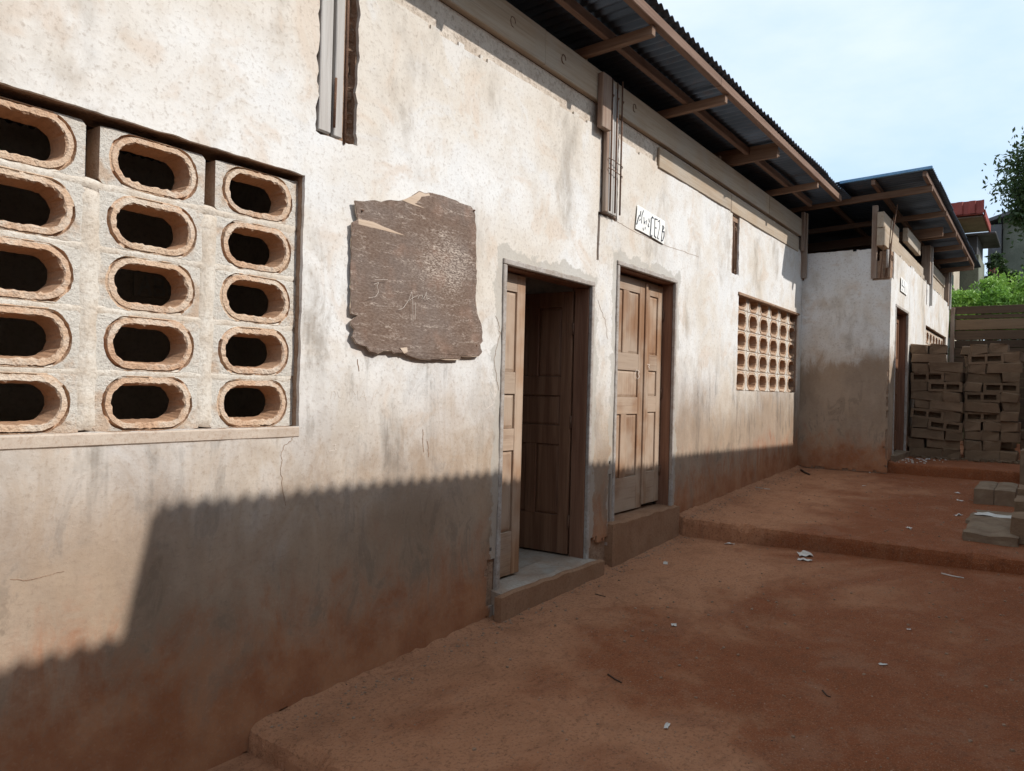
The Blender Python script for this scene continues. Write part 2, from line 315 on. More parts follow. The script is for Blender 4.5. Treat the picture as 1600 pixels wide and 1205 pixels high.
def empty(name, loc=(0, 0, 0), parent=None):
    o = bpy.data.objects.new(name, None); COL.objects.link(o); o.location = loc; o.empty_display_size = .2
    if parent: o.parent = parent
    return o
def grid_solid(us, vs, keep, f, d0, d1, back=True, disp=None, jit=0.0, smooth=False):
    """sheet of cells (u,v), cells with keep(i,j) false left open; f(u,v,d)->point"""
    mb = MB(); nu, nv = len(us), len(vs); K = {}
    for i in range(nu-1):
        for j in range(nv-1): K[i, j] = keep(i, j)
    g = lambda i, j: K.get((i, j), None)
    idx = {}; V = []
    uv = {}
    for i in range(nu):
        for j in range(nv):
            cs = [g(i-1, j-1), g(i, j-1), g(i-1, j), g(i, j)]
            if not any(cs): continue
            u, v = us[i], vs[j]
            if jit and any(c is False for c in cs):
                jj = jit(u, v) if callable(jit) else jit
                u, v = u+jj*(1.3*nz(u*4, v*11, 1)+.3*random.uniform(-1, 1)), v+jj*(1.3*nz(u*11, v*4, 7)+.3*random.uniform(-1, 1))
            d = d0+(disp(u, v) if disp else 0); uv[i, j] = (u, v); idx[i, j] = len(V); V.append(f(u, v, d))
    F = [(idx[i, j], idx[i+1, j], idx[i+1, j+1], idx[i, j+1]) for (i, j), k in K.items() if k]
    mb.add(V, F, smooth)
    if back:
        mb.add([f(*uv[k], d1) for k in idx], [tuple(reversed(q)) for q in F])
    for (i, j), k in K.items():
        if not k: continue
        for (di, dj, a, b) in ((-1, 0, (i, j), (i, j+1)), (1, 0, (i+1, j), (i+1, j+1)), (0, -1, (i, j), (i+1, j)), (0, 1, (i, j+1), (i+1, j+1))):
            if not g(i+di, j+dj):
                pa, pb = V[idx[a]], V[idx[b]]
                mb.add([pa, pb, f(*uv[b], d1), f(*uv[a], d1)], [(0, 1, 2, 3)])
    return mb
def lines(a, b, step, extra):
    n = max(1, round((b-a)/step)); L_ = [a+(b-a)*i/n for i in range(n+1)]
    for e in extra:
        if not (a < e < b): continue
        k = min(range(len(L_)), key=lambda i: abs(L_[i]-e))
        if 0 < k < len(L_)-1 and abs(L_[k]-e) < step*.5 and L_[k] not in extra: L_[k] = e
        elif min(abs(q-e) for q in L_) > 1e-4: L_.append(e); L_.sort()
    return L_
def skin(name, mat, parent, U, V, holes, f, mask=None, res=.028, thick=.018, disp=None, jit=.006):
    us = lines(*U, res, [h[0] for h in holes]+[h[1] for h in holes]); vs = lines(*V, res, [h[2] for h in holes]+[h[3] for h in holes])
    def keep(i, j):
        u = (us[i]+us[i+1])/2; v = (vs[j]+vs[j+1])/2
        for h in holes:
            if h[0] < u < h[1] and h[2] < v < h[3]: return False
        return not (mask and mask(u, v))
    return grid_solid(us, vs, keep, f, 0.0, thick, False, disp, jit, True).build(name, mat, parent)
def core(name, mat, parent, U, V, holes, f, d0, d1, step=9):
    us = lines(*U, step, [h[0] for h in holes]+[h[1] for h in holes]); vs = lines(*V, step, [h[2] for h in holes]+[h[3] for h in holes])
    def keep(i, j):
        u = (us[i]+us[i+1])/2; v = (vs[j]+vs[j+1])/2
        return not any(h[0] < u < h[1] and h[2] < v < h[3] for h in holes)
    return grid_solid(us, vs, keep, f, d0, d1, True).build(name, mat, parent)
def copy_obj(o, parent=None):
    c = o.copy(); COL.objects.link(c); c.parent = parent; return c
# ------------------------------------------------------------------ ground
def gz1(x, y): return 0.0+.042*(x-2.24)-.020*y+.010*nz(x*.8, y*.8)+.004*nz(x*5, y*5)
def gz2(x, y): return .388+.042*(x-7.15)+.002*y+.010*nz(x*.8+9, y*.8)+.004*nz(x*5, y*5)
def gz3(x, y): return .72+.012*nz(x*1.1, y*1.1)+.004*nz(x*5, y*5)
def ground_z(x, y):
    if x < 2.24: return -.10
    if x < 7.15: return gz1(x, y)
    return gz2(x, y) if x < 11.75 else gz3(x, y)
def slab(name, x0, x1, zf, ylist, zbot, ybase=lambda x: 0.0, wob=.02):
    xs = [x0+(x1-x0)*i/int((x1-x0)/.045) for i in range(int((x1-x0)/.045)+1)]
    mb = MB(); V = []; rows = []
    for y in ylist:
        e = wob*nz(y*1.6, x0, 3)+wob*.5*nz(y*7, x0, 5); ch = .010*abs(nz(y*9, x0, 1))+.06*max(0, nz(y*3.7, x0, 9)-.18)+.03*max(0, nz(y*13, x0, 4)-.2)
        e += .012*nz(y*19, x0, 7)+.006*nz(y*45, x0, 2); prof = [(x0+e-.015, zbot), (x0+e-.004, zf(x0, y)-.045-ch), (x0+e+.004+ch*.4, zf(x0, y)-.010-ch), (x0+e+.028+ch, zf(x0, y)-.001)]
        row = prof+[(x, zf(x, y)) for x in xs if x > x0+.09]
        R = []
        for x, z in row:
            w = ybase(x)-y      # distance from the wall face
            if z > zbot+.01: z += max(0, .034*math.exp(-abs(w)/.04)*(.8+.3*nz(x*3, y)+.5*nz(x*15, y)+.4*nz(x*41, y)))
            R.append(len(V)); V.append((x, y, z))
        rows.append(R)
    F = [(rows[a][i], rows[a][i+1], rows[a+1][i+1], rows[a+1][i]) for a in range(len(rows)-1) for i in range(len(rows[a])-1)]
    mb.add(V, F, True); nr = len(rows[0])-1; mb.sm = [(i % nr) > 3 for i in range(len(F))]
    return tag(mb.build(name, 'ground'), kind='structure')
g = MB(); g.add([(-300, -300, -.10), (300, -300, -.10), (300, 300, -.10), (-300, 300, -.10)], [(0, 1, 2, 3)])
tag(g.build('ground', 'ground'), kind='structure')
ys = [.03]+[-.0-.012*i for i in range(9)]+[-.13-.025*i for i in range(128)]+[-3.5-.22*i for i in range(7)]
slab('apron', 2.235, 7.25, gz1, ys, -.2)
slab('terrace', 7.15, 11.9, gz2, ys, 0.0)
ys3 = [-1.15-.012*i for i in range(9)]+[-1.28-.05*i for i in range(47)]+[-3.7-.2*i for i in range(7)]
slab('landing', 11.72, 19.6, gz3, ys3, .3, lambda x: -1.18, .05)
# raised ground behind the plank fence
mb = MB(); V = []; nx, ny = 40, 30
for i in range(nx+1):
    for j in range(ny+1):
        x = 19.9+70*(i/nx)**2; y = -30+60*j/ny
        V.append((x, y, -.3+sstep(19.9, 21.4, x)*3.2+sstep(21, 40, x)*1.0+.12*nz(x*.6, y*.6)))
mb.add(V, [(i*(ny+1)+j, (i+1)*(ny+1)+j, (i+1)*(ny+1)+j+1, i*(ny+1)+j+1) for i in range(nx) for j in range(ny)], True)
tag(mb.build('hillside', 'bank'), kind='structure')
# ------------------------------------------------------------------ school building
B = empty('school_building', (4.0, 0.5, 0.0))
B.matrix_world = Matrix.Translation((4.0, .5, 0)); bpy.context.view_layer.update()
def PB(o, parent):      # keep world-space vertices when parenting under a moved Empty
    o.parent = parent; o.matrix_parent_inverse = parent.matrix_world.inverted(); return o
tag(B, 'long low plastered building with corrugated roof, block vent windows and panelled wooden doors', 'building')
def part(mb, name, mat, parent=None):
    o = mb.build(name, mat); return PB(o, parent or B)
def sub(name):          # a part that groups sub-parts
    e = empty(name); return PB(e, B)
W1 = (-.35, 2.472, 1.395, 2.622); D1 = (4.134, 5.387, .25, 2.478); D2 = (5.765, 7.03, .50, 2.712); W2 = (8.83, 11.42, 1.655, 2.775)
N1 = (2.533, 2.80, 2.852, 3.74); N2 = (5.455, 5.745, 3.03, 3.72); N3 = (8.56, 8.80, 2.99, 3.60)
fm = lambda u, v, d: Vector((u, d, v))
def dispm(u, v): return .006*nz(u*1.3, v*1.3, 2)+.0035*nz(u*4.5, v*4.5, 5)+.0016*nz(u*14, v*14, 8)
def maskm(u, v):
    e = .5*nz(u*9, v*9)+.5*nz(u*23, v*23)
    if v > 3.715+.03*nz(u*5, 0, 2)+.022*nz(u*13, 0, 6)+.012*nz(u*1.5, 0, 4): return True
    for h, gr in ((N1, .02), (N2, .02), (N3, .02)):
        if h[0] < u < h[1] and h[2] < v < h[3]+.1: return True
    if 5.415 < u-.04*(v-2.7)*.9 < 5.438 and 2.48 < v < 3.05: return True            # open joint over the doors
    # spalled plaster at the feet of the doors
    if 4.03+.02*e < u < 4.14 and .16 < v < .50+.12*e: return True
    if 5.39 < u < 5.75 and v < .42+.22*e-.25*abs(u-5.56): return True
    if 5.70+.03*e < u < 5.75 and .4 < v < .95+.2*e: return True
    gb = ground_z(u, 0)
    if u > 2.2 and v < gb+.012+.04*e: return True
    return False
ACT = [W1, D1, D2, W2]; NCH = [(N1[0], N1[1], N1[2], 3.86), (N2[0], N2[1], N2[2], 3.86), N3]
o = skin('wall_plaster', 'plaster', None, (-3.0, 11.6), (-.3, 3.80), ACT+NCH, fm, maskm, .026, .02, dispm, lambda u, v: .013 if any(h[0]-.03 < u < h[1]+.03 and h[2]-.03 < v for h in (N1, N2, N3)) else .004); PB(o, B)
o = core('wall', 'core', None, (-3.0, 11.6), (-.3, 3.66), ACT+[(N1[0], N1[1], N1[2], 3.66), (N2[0], N2[1], N2[2], 3.66), N3], fm, .0205, .20); PB(o, B)
o = core('wall_top_course', 'bare', None, (-3.0, 11.6), (3.661, 3.90), [(N1[0], N1[1], 3.661, 3.9), (N2[0], N2[1], 3.661, 3.9)], fm, .014, .20, .4); PB(o, B)
# chased recesses behind the formwork boards
for h, t in ((N1, 3.9), (N2, 3.9), (N3, 3.60)):
    mb = MB(); us = lines(h[0]-.01, h[1]+.01, .02, []); vs = lines(h[2]-.01, t, .03, [])
    o = grid_solid(us, vs, lambda i, j: True, fm, .07, .20, False, lambda u, v: .022*nz(u*18, v*14, 3)+.012*nz(u*45, v*45), 0, False).build('chase', 'core'); PB(o, B)
    mb = MB()
    for s_, uu in ((1, h[0]), (-1, h[1])):      # rubbly broken sides
        wd = .05 if s_ < 0 else .016
        us = [i/7 for i in range(8)]; vs = lines(h[2]-.005, t, .009, []); V = []
        for v in vs:
            w = wd*(.55+.9*nz(v*9, uu, 4)+.5*nz(v*31, uu, 2))
            for q in us:
                V.append((uu+s_*(q*w-.012)-s_*(1-q)*(.011+.013*nz(v*14, uu, 6)+.010*nz(v*47, uu, 3)), .013+.06*q**1.6+.014*nz(q*5, v*38, uu)+.008*nz(q*14, v*90, uu), v+.006*nz(q*9, v*60, 7)))
        mb.add(V, [(j*8+i, j*8+i+1, (j+1)*8+i+1, (j+1)*8+i) for j in range(len(vs)-1) for i in range(7)])
    part(mb, 'broken_edge', 'core')['kind'] = 'stuff'
# timber beam (wall plate)
bl = [-3.0, 1.1, 4.537, 9.82, 11.35]
for a, b in zip(bl, bl[1:]):
    mb = MB(); dz = random.uniform(-.004, .004); n = max(2, int((b-a)/.5)); 
    mb.box(a+.003, b-.003, -.035+random.uniform(-.003, .003), .02, 3.905+dz, 4.15+dz, .005); part(mb, 'beam', 'beam')
for a, b, z0 in ((6.53, 8.47, 3.68), (8.48, 11.30, 3.672)):
    mb = MB(); mb.box(a, b-.006, -.016, .012, z0, z0+.19, .005); part(mb, 'wall_plank', 'beam')
for kx, kz in ((4.13, 4.04), (4.78, 4.03), (5.95, 4.04), (1.6, 4.02)):
    mb = MB(); mb.tube([(kx+.028*math.cos(t*.62), -.037, kz+.034*math.sin(t*.62)) for t in range(9)], .0035, 5); part(mb, 'knot_ring', 'rafter')
# formwork boards and bars of the concrete posts
def board(x0, x1, y0, y1, z0, z1, mat, name='formwork_board', c=.004): part(MB().box(x0, x1, y0, y1, z0, z1, c), name, mat)
board(2.545, 2.622, -.006, .022, 2.868, 4.16, 'postgrey'); board(2.640, 2.695, -.010, .02, 2.862, 4.16, 'postgrey'); board(2.60, 2.66, .022, .05, 2.86, 4.1, 'postbrown')
board(5.300, 5.445, -.085, -.036, 3.685, 4.115, 'postbrown'); board(5.445, 5.49, -.05, -.02, 3.05, 4.12, 'postbrown'); board(5.505, 5.575, -.045, -.015, 3.05, 4.12, 'postgrey'); board(5.59, 5.66, -.04, -.012, 3.05, 4.09, 'postgrey')
board(5.47, 5.7, -.012, .03, 3.045, 3.9, 'postbrown')
board(8.60, 8.65, .02, .05, 3.0, 3.6, 'postbrown')
def bar(pts, r=.006, name='steel_bar'): part(MB().tube(pts, r), name, 'rebar')
bar([(2.632, -.018, 2.9), (2.634, -.02, 3.15)], .007); bar([(2.712, -.004, 2.84), (2.714, -.004, 4.15)], .008); bar([(2.728, .006, 2.88), (2.73, .008, 4.15)], .006)
for x in (5.498, 5.585, 5.672): bar([(x, -.062, 3.06), (x+.004, -.06, 3.6), (x-.002, -.062, 4.13+random.uniform(-.03, .04))], .0075)
for z in (3.48, 3.40): bar([(5.46, -.06, z), (5.50, -.075, z-.005), (5.68, -.073, z-.02), (5.72, -.05, z-.02)], .0035, 'tie_wire')
for x in (5.498, 5.585, 5.672): bar([(x-.012, -.066, 4.0), (x+.012, -.07, 4.0), (x+.012, -.06, 3.985)], .005, 'tie_wire')
bar([(8.69, .03, 3.0), (8.70, .03, 3.6)], .007); bar([(8.74, .035, 3.0), (8.73, .035, 3.6)], .006)
# interior shell
part(MB().box(-3.0, 19.0, 5.2, 5.35, -.1, 4.05), 'rear_wall', 'intwall')
part(MB().box(-3.0, -2.85, .2, 5.2, -.1, 4.1), 'gable_wall', 'intwall')
part(MB().box(5.42, 5.56, .2, 5.2, 0, 4.02), 'partition_wall', 'intwall'); part(MB().box(11.6, 11.74, .2, 5.2, 0, 4.02), 'partition_wall', 'intwall')
part(MB().box(-2.85, 5.42, .19, 5.2, -.2, .27), 'room_floor', 'floorin'); part(MB().box(5.56, 11.6, .19, 5.2, 0, .51), 'room_floor', 'floorin')
# ------------------------------------------------------------------ vent windows
def vent_mesh(name, w, h, hw, hh, seed, yf=.045, depth=.108, top_cut=None):
    """block with a rounded oblong opening, raised lip and groove round it; local centre at the opening"""
    rnd = random.Random(seed); N = 64; mb = MB(); V = []; r = hh
    def stad(t, grow):
        # oblong: straight top/bottom, round ends
        Ls = 2*(hw-r); R_ = r+grow; per = 2*Ls+2*math.pi*r; s = t*per
        if s < Ls: p = (-(hw-r)+s, R_)
        elif s < Ls+math.pi*r: a = (s-Ls)/r; p = (hw-r+R_*math.sin(a), R_*math.cos(a))
        elif s < 2*Ls+math.pi*r: p = (hw-r-(s-Ls-math.pi*r), -R_)
        else: a = (s-2*Ls-math.pi*r)/r; p = (-(hw-r)-R_*math.sin(a), -R_*math.cos(a))
        return p
    def rect(p):
        x, z = p; k = min((w/2)/max(abs(x), 1e-6), (h/2)/max(abs(z), 1e-6)); return (x*k, z*k)
    J = [[rnd.gauss(0, 1) for _ in range(N)] for _ in range(9)]
    gap = [mn.noise(Vector((math.cos(6.283*k/N)*1.3+seed, math.sin(6.283*k/N)*1.3, seed*.7))) for k in range(N)]
    rings = []
    spec = [('rect', depth, 0), ('rect', 0.004, 0), (.037, .001, .0012), (.034, 'g', .0013), (.0265, 'g', .0013), (.0235, -.0025, .0011), (.004, -.004, .0014), (-.001, .004, .0026), (-.009, depth, .001)]
    for ri, (gr, y, jt) in enumerate(spec):
        R_ = []
        for k in range(N):
            if gr == 'rect': x, z = rect(stad(k/N, .03))
            else:
                lim = min(w/2-.004, 9); x, z = stad(k/N, gr+jt*J[ri][k])
                x = max(-w/2+.004, min(w/2-.004, x)); z = max(-h/2+.004, min(h/2-.004, z))
            yy = (.024 if gap[k] > -.16 else .002) if y == 'g' else y
            yy += jt*.8*J[(ri+3) % 9][k] if gr != 'rect' else 0
            R_.append(len(V)); V.append((x, yy, z))
        rings.append(R_)
    F = [(rings[a][k], rings[a][(k+1) % N], rings[a+1][(k+1) % N], rings[a+1][k]) for a in range(len(rings)-1) for k in range(N)]
    F += [(rings[-1][k], rings[-1][(k+1) % N], rings[0][(k+1) % N], rings[0][k]) for k in range(N)]
    mb.add(V, F, False)
    if top_cut is not None:
        mb.v = [(x, y, min(z, top_cut)) for x, y, z in mb.v]
    me = mb.mesh(name, 'vent'); me.materials.append(MAT['ventface']); me.materials.append(MAT['ventin'])
    for p in me.polygons:
        if all(abs(me.vertices[i].co.y) < .0075 and (abs(me.vertices[i].co.y-.004) < 1e-5 or max(abs(me.vertices[i].co.x)-hw+hh, 0)**2+me.vertices[i].co.z**2 > (hh+.031)**2) for i in p.vertices): p.material_index = 1
        if any(me.vertices[i].co.y > .09 for i in p.vertices) and all(max(abs(me.vertices[i].co.x)-hw+hh, 0)**2+me.vertices[i].co.z**2 < (hh+.008)**2 for i in p.vertices): p.material_index = 2
    return me
def place_block(me, x, y, z, parent, s=1.0):
    o = bpy.data.objects.new('vent_block', me); COL.objects.link(o); PB(o, parent); o.location = (x, y, z); o.rotation_euler = (0, random.uniform(-.012, .012), 0)
    return o
def ragged_strip(mb, x0, x1, z0, z1, y, amp=.012):
    """lumpy mortar fillet standing just proud of the blocks"""
    us = lines(x0, x1, .022, []); vs = lines(z0, z1, .022, [])
    V = []; I = {}
    for i, u in enumerate(us):
        for j, v in enumerate(vs):
            e = min(i, len(us)-1-i, 9); e2 = min(j, len(vs)-1-j, 9)
            b = 0 if (e and e2) else 1
            I[i, j] = len(V); V.append((u+(amp*nz(u*20, v*16, 1) if b else 0), y+(.014 if b else 0)+.004*nz(u*22, v*22, 6), v+(amp*nz(u*16, v*20, 9) if b else 0)))
    mb.add(V, [(I[i, j], I[i+1, j], I[i+1, j+1], I[i, j+1]) for i in range(len(us)-1) for j in range(len(vs)-1)], True)
win = sub('vent_window')
vm = [vent_mesh('vent_block_mesh', .455, .226, .158, .079, s) for s in (1, 2, 3, 4, 5)]
xc = [2.245-.507*k for k in range(5)]; zc = [1.507, 1.748, 1.990, 2.233, 2.478]
for k, x in enumerate(xc):
    for r, z in enumerate(zc):
        place_block(vm[(k*3+r*2+k*r) % 5], x, .047+random.uniform(-.002, .003), z, win)
mb = MB()
for k, x in enumerate(xc):
    ragged_strip(mb, x-.507/2-.040, x-.507/2+.040, 1.40, zc[3]+.10, .040)
for k in range(4):
    z = (zc[k]+zc[k+1])/2; ragged_strip(mb, -.35, 2.47, z-.022, z+.022, .0425, .012)
ragged_strip(mb, 2.455, 2.475, 1.40, 2.6, .043, .004)
o = mb.build('mortar', 'mortar'); PB(o, win)
o = MB().box(-.35, 2.476, -.007, .19, 1.342, 1.394, .006).build('sill', 'trim'); o.data.materials[0] = MAT['sill']; PB(o, win)
win2 = sub('vent_window')
vm2 = [vent_mesh('vent_block_mesh', .432, .226, .150, .080, s) for s in (11, 12, 13)]
vm2t = vent_mesh('vent_block_mesh', .432, .226, .150, .080, 15, top_cut=.045)
for k in range(6):
    for r in range(5):
        me = vm2t if r == 4 else vm2[(k+r*2) % 3]
        place_block(me, 9.10+.437*k, .050, 1.775+.241*r, win2)
mb = MB()
for k in range(7): ragged_strip(mb, 9.10+.437*(k-.5)-.010, 9.10+.437*(k-.5)+.010, 1.66, 2.77, .048, .006)
for r in range(4): ragged_strip(mb, 8.84, 11.42, 1.775+.241*(r+.5)-.009, 1.775+.241*(r+.5)+.009, .048, .006)
o = mb.build('mortar', 'mortar'); PB(o, win2)
o = MB().box(8.80, 11.44, -.02, .03, 2.772, 2.80, .006, None, .006).build('lintel_edge', 'core'); PB(o, win2)
# ------------------------------------------------------------------ doors
def bevel_panel(x0, x1, z0, z1, y0, y1):
    """raised and fielded panel, front toward -y"""
    mb = MB(); b = min(.022, (x1-x0)*.25)
    V = [(x0, y1, z0), (x1, y1, z0), (x1, y1, z1), (x0, y1, z1), (x0, y0+.008, z0), (x1, y0+.008, z0), (x1, y0+.008, z1), (x0, y0+.008, z1), (x0+b, y0, z0+b), (x1-b, y0, z0+b), (x1-b, y0, z1-b), (x0+b, y0, z1-b)]
    F = [(0, 1, 2, 3)]+[(i, (i+1) % 4, 4+(i+1) % 4, 4+i) for i in range(4)]+[(4+i, 4+(i+1) % 4, 8+(i+1) % 4, 8+i) for i in range(4)]+[(8, 9, 10, 11)]
    return mb.add(V, F)
ROWS = ((.144, .414), (.487, .602), (.675, .942))
def leaf(parent, w, h, cols, mt, mth, T, dbl_mid=False):
    """stiles, rails and fielded panels; front at y=0, back at y=.04, origin at hinge foot; T places it"""
    edges = [0.0]+[e for c in cols for e in c]+[w]
    sts = []; rls = []
    for k in range(0, len(edges), 2):
        if k in (0, len(edges)-2): sts.append((MB().box(edges[k], edges[k+1], 0, .04, 0, h, .003), 'stile'))
        else:
            for r, (a, b) in enumerate(ROWS):
                if r != 1: sts.append((MB().box(edges[k], edges[k+1], .001, .039, a*h, b*h, .003), 'muntin'))
    zs = [0.0]+[v*h for r in ROWS for v in r]+[h]
    for k in range(0, 8, 2): rls.append(MB().box(edges[1]+.0005, edges[-2]-.0005, .001, .039, zs[k], zs[k+1], .003))
    pans = []
    for r, (a, b) in enumerate(ROWS):
        cc = cols if r != 1 else [(cols[0][0], cols[-1][1])]
        for (u, v) in cc: pans.append(bevel_panel(u+.002, v-.002, a*h+.002, b*h-.002, .009, .030))
    for q, n_, m_ in [(p, n0, mt) for p, n0 in sts]+[(p, 'rail', mth) for p in rls]+[(p, 'panel', mt) for p in pans]:
        q.v = [tuple(T @ Vector(p)) for p in q.v]; o = q.build(n_, m_); PB(o, parent)
def door_frame(parent, D, dj=.15, face='trim', bot=None):
    x0, x1, z0, z1 = D; t = .042; zb = bot if bot is not None else z0
    mb = MB(); mb.box(x0+.004, x0+t, -.012, .022, zb, z1-t-.001, .005); mb.box(x1-t, x1-.004, -.012, .022, zb, z1-t-.001, .005); mb.box(x0+.004, x1-.004, -.013, .022, z1-t, z1-.002, .006)
    PB(mb.build('architrave', face), parent)
    mb = MB(); mb.box(x0+.002, x0+t+.006, .0225, dj, zb, z1-t-.012, .004); mb.box(x1-t-.006, x1-.002, .0225, dj, zb, z1-t-.012, .004); mb.box(x0+.002, x1-.002, .0225, dj, z1-t-.011, z1-.003, .004)
    PB(mb.build('jamb', 'jamb'), parent)
def hinge(parent, x, y, z):
    PB(MB().tube([(x, y, z-.05), (x, y, z+.05)], .009, 8).build('hinge', 'rebar'), parent)
# open double door
dA = sub('door'); dA['label'] = 'double door with its wide leaf standing open into the dark room'
door_frame(dA, D1)
leaf(dA, .385, 2.12, [(.10, .285)], 'door', 'doorh', Matrix.Translation((4.185, .108, .292)))
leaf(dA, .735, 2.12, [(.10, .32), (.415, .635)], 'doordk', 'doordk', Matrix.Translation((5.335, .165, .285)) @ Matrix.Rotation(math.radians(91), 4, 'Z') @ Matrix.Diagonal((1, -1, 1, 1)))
for z in (.55, 1.35, 2.1): hinge(dA, 5.336, .158, z)
# closed double door
dB = sub('door'); dB['label'] = 'closed double door of worn brown panels in two unequal leaves'
door_frame(dB, D2, bot=.50)
leaf(dB, .765, 2.10, [(.10, .315), (.425, .640)], 'door', 'doorh', Matrix.Translation((5.818, .115, .535)))
leaf(dB, .385, 2.085, [(.10, .285)], 'door', 'doorh', Matrix.Translation((6.588, .120, .555)))
PB(MB().box(6.560, 6.600, .098, .116, .56, 2.62, .004).build('cover_strip', 'door'), dB)
for z in (.85, 1.6, 2.35): hinge(dB, 6.972, .112, z)
# thresholds
def rough_block(x0, x1, y0, y1, z0, z1, n=.012, res=.04, tilt=0.0, smooth=False):
    mb = MB(); us = lines(x0, x1, res, []); vs = lines(y0, y1, res, []); V = []; top = {}; bot = {}
    for i, u in enumerate(us):
        for j, v in enumerate(vs):
            e = i in (0, len(us)-1) or j in (0, len(vs)-1)
            top[i, j] = len(V); V.append((u+n*.5*nz(u*9, v*9, 3), v+n*.6*nz(u*7, v*7, 8), z1-(.012 if e else 0)+n*nz(u*6, v*6, 1)+tilt*(u-x0)))
    F = [(top[i, j], top[i+1, j], top[i+1, j+1], top[i, j+1]) for i in range(len(us)-1) for j in range(len(vs)-1)]
    ring = [(i, 0) for i in range(len(us))]+[(len(us)-1, j) for j in range(1, len(vs))]+[(i, len(vs)-1) for i in range(len(us)-2, -1, -1)]+[(0, j) for j in range(len(vs)-2, 0, -1)]
    L0 = [top[k] for k in ring]
    for zz, sp in ((.5, .004), (0.0, .0)):
        b = []
        for k in ring:
            p = V[top[k]]; b.append(len(V)); V.append((p[0]+n*.8*nz(p[0]*8, p[1]*8, zz*5), p[1]+n*.8*nz(p[0]*8, zz*9, 4), z0+(p[2]-z0)*zz))
        F += [(L0[i], L0[(i+1) % len(L0)], b[(i+1) % len(L0)], b[i]) for i in range(len(L0))]; L0 = b
    F.append(tuple(L0)); return mb.add(V, F, smooth)
o = part(rough_block(4.12, 5.43, -.075, .25, -.05, .272, .016), 'threshold', 'slabst'); o.data.materials[0] = MAT['floorin']
o = part(rough_block(5.70, 7.10, -.055, .25, .0, .515, .014), 'threshold', 'thresh')
o = part(rough_block(4.06, 5.47, -.105, -.05, -.05, .262, .013, .02), 'threshold_lip', 'thresh')
# ------------------------------------------------------------------ roof over the long wall
roof = sub('roof')
def sheet(x0, x1, zf, y0, y1, mat='zinc', n=4, amp=.0145, per=.1016):
    mb = MB(); xs = [x0+per/8*i for i in range(int(round((x1-x0)/(per/8)))+1)]; ysl = [y0+(y1-y0)*j/n for j in range(n+1)]; V = []
    e = random.uniform(-.008, .008)
    for j, y in enumerate(ysl):
        for x in xs: V.append((x, y+(e if j == 0 else 0), zf(x, y)+amp*math.cos(2*math.pi*x/per)))
    m = len(xs); return mb.add(V, [(j*m+i, j*m+i+1, (j+1)*m+i+1, (j+1)*m+i) for j in range(n) for i in range(m-1)], True)
zr = lambda x, y: 4.378-.058*(y+.66)+.010*nz(x*.5, 1)-.012*sstep(6.2, 7.6, x)+.026*sstep(8.2, 10, x)
P10 = .1016*8; k = 0; x = -.1016*29
while x < 11.4:
    o = sheet(x, x+P10+.0508, lambda u, v, k=k: zr(u, v)+.004*(k % 2), -.668, 5.4, n=6).build('sheet', 'zinc'); PB(o, roof); x += P10; k += 1
for y0, y1, z0 in ((-.632, -.572, 4.262), (-.25, -.20, 4.24), (.9, .95, 4.16), (2.3, 2.35, 4.08), (3.8, 3.85, 3.99)):
    for a, b in ((-2.95, 1.9), (1.905, 6.4), (6.405, 11.05)):
        mb = MB(); mb.box(a, b, y0, y1, z0, z0+.078, .005); PB(mb.build('purlin', 'purlin'), roof)
for xr in (-1.6, .3, 2.0, 3.6, 5.10, 6.62, 8.40, 9.9):
    hgt = .155 if xr == 8.40 else .088; yo = -.55 if xr == 8.40 else -.60
    mb = MB(); mb.box(xr-.027, xr+.027, yo, 5.2, 4.188, 4.262, .004)
    for q in range(len(mb.v)):
        X_, Y_, Z_ = mb.v[q]
        mb.v[q] = (X_, Y_, Z_-.058*max(0, Y_+.1))
    if hgt > .1:
        mb.box(xr-.055, xr-.028, yo, .5, 4.165, 4.33, .004)
    PB(mb.build('rafter', 'rafter'), roof)
board(5.20, 5.245, .03, .07, 3.9, 4.24, 'postbrown', 'stud'); board(2.0, 2.045, .03, .07, 3.9, 4.24, 'postbrown', 'stud'); board(8.2, 8.245, .03, .07, 3.9, 4.24, 'postbrown', 'stud')
# ------------------------------------------------------------------ projecting wing
ff = lambda u, v, d: Vector((11.58+d, u, v))
def dispf(u, v): return .006*nz(u*1.4, v*1.4, 12)+.003*nz(u*5, v*5, 15)+.0015*nz(u*14, v*14, 8)
def maskf(u, v):
    e = .5*nz(u*9, v*9, 2)+.5*nz(u*23, v*23, 2)
    if v > 3.675+.02*e: return True
    if u < -.935+.012*e and v > 3.25+.03*e: return True
    if u > -.035 and v > 3.30: return True
    if v < ground_z(11.5, u)+.03+.05*e: return True
    return u < -1.15+.03*e and v < 2.0 and e > -.1
o = skin('wall_plaster', 'plaster2', None, (-1.18, .0), (.3, 3.76), [], ff, maskf, .026, .02, dispf, .008); PB(o, B)
o = core('wall', 'core', None, (-1.165, .2), (.3, 3.655), [(-1.165, -.945, 3.262, 3.655)], ff, .021, .18); PB(o, B)
fw = lambda u, v, d: Vector((u, -1.18+d, v))
D3 = (11.98, 13.17, .80, 2.95); W3 = (15.20, 18.38, 1.62, 2.92)
def maskw(u, v):
    e = .5*nz(u*9, v*9, 6)+.5*nz(u*23, v*23, 6)
    if v > 3.665+.025*e+.02*nz(u*1.3, 2): return True
    if u < 11.80+.03*e and v > 3.26+.03*e: return True
    if u < 11.615+.02*e and v < 2.2: return True
    if 15.18 < u < 15.30+.03*e and v > 3.28: return True
    return v < .74+.03*e
o = skin('wall_plaster', 'plaster2', None, (11.58, 18.85), (.4, 3.76), [D3, W3], fw, maskw, .035, .02, lambda u, v: dispf(u, v+7), .009); PB(o, B)
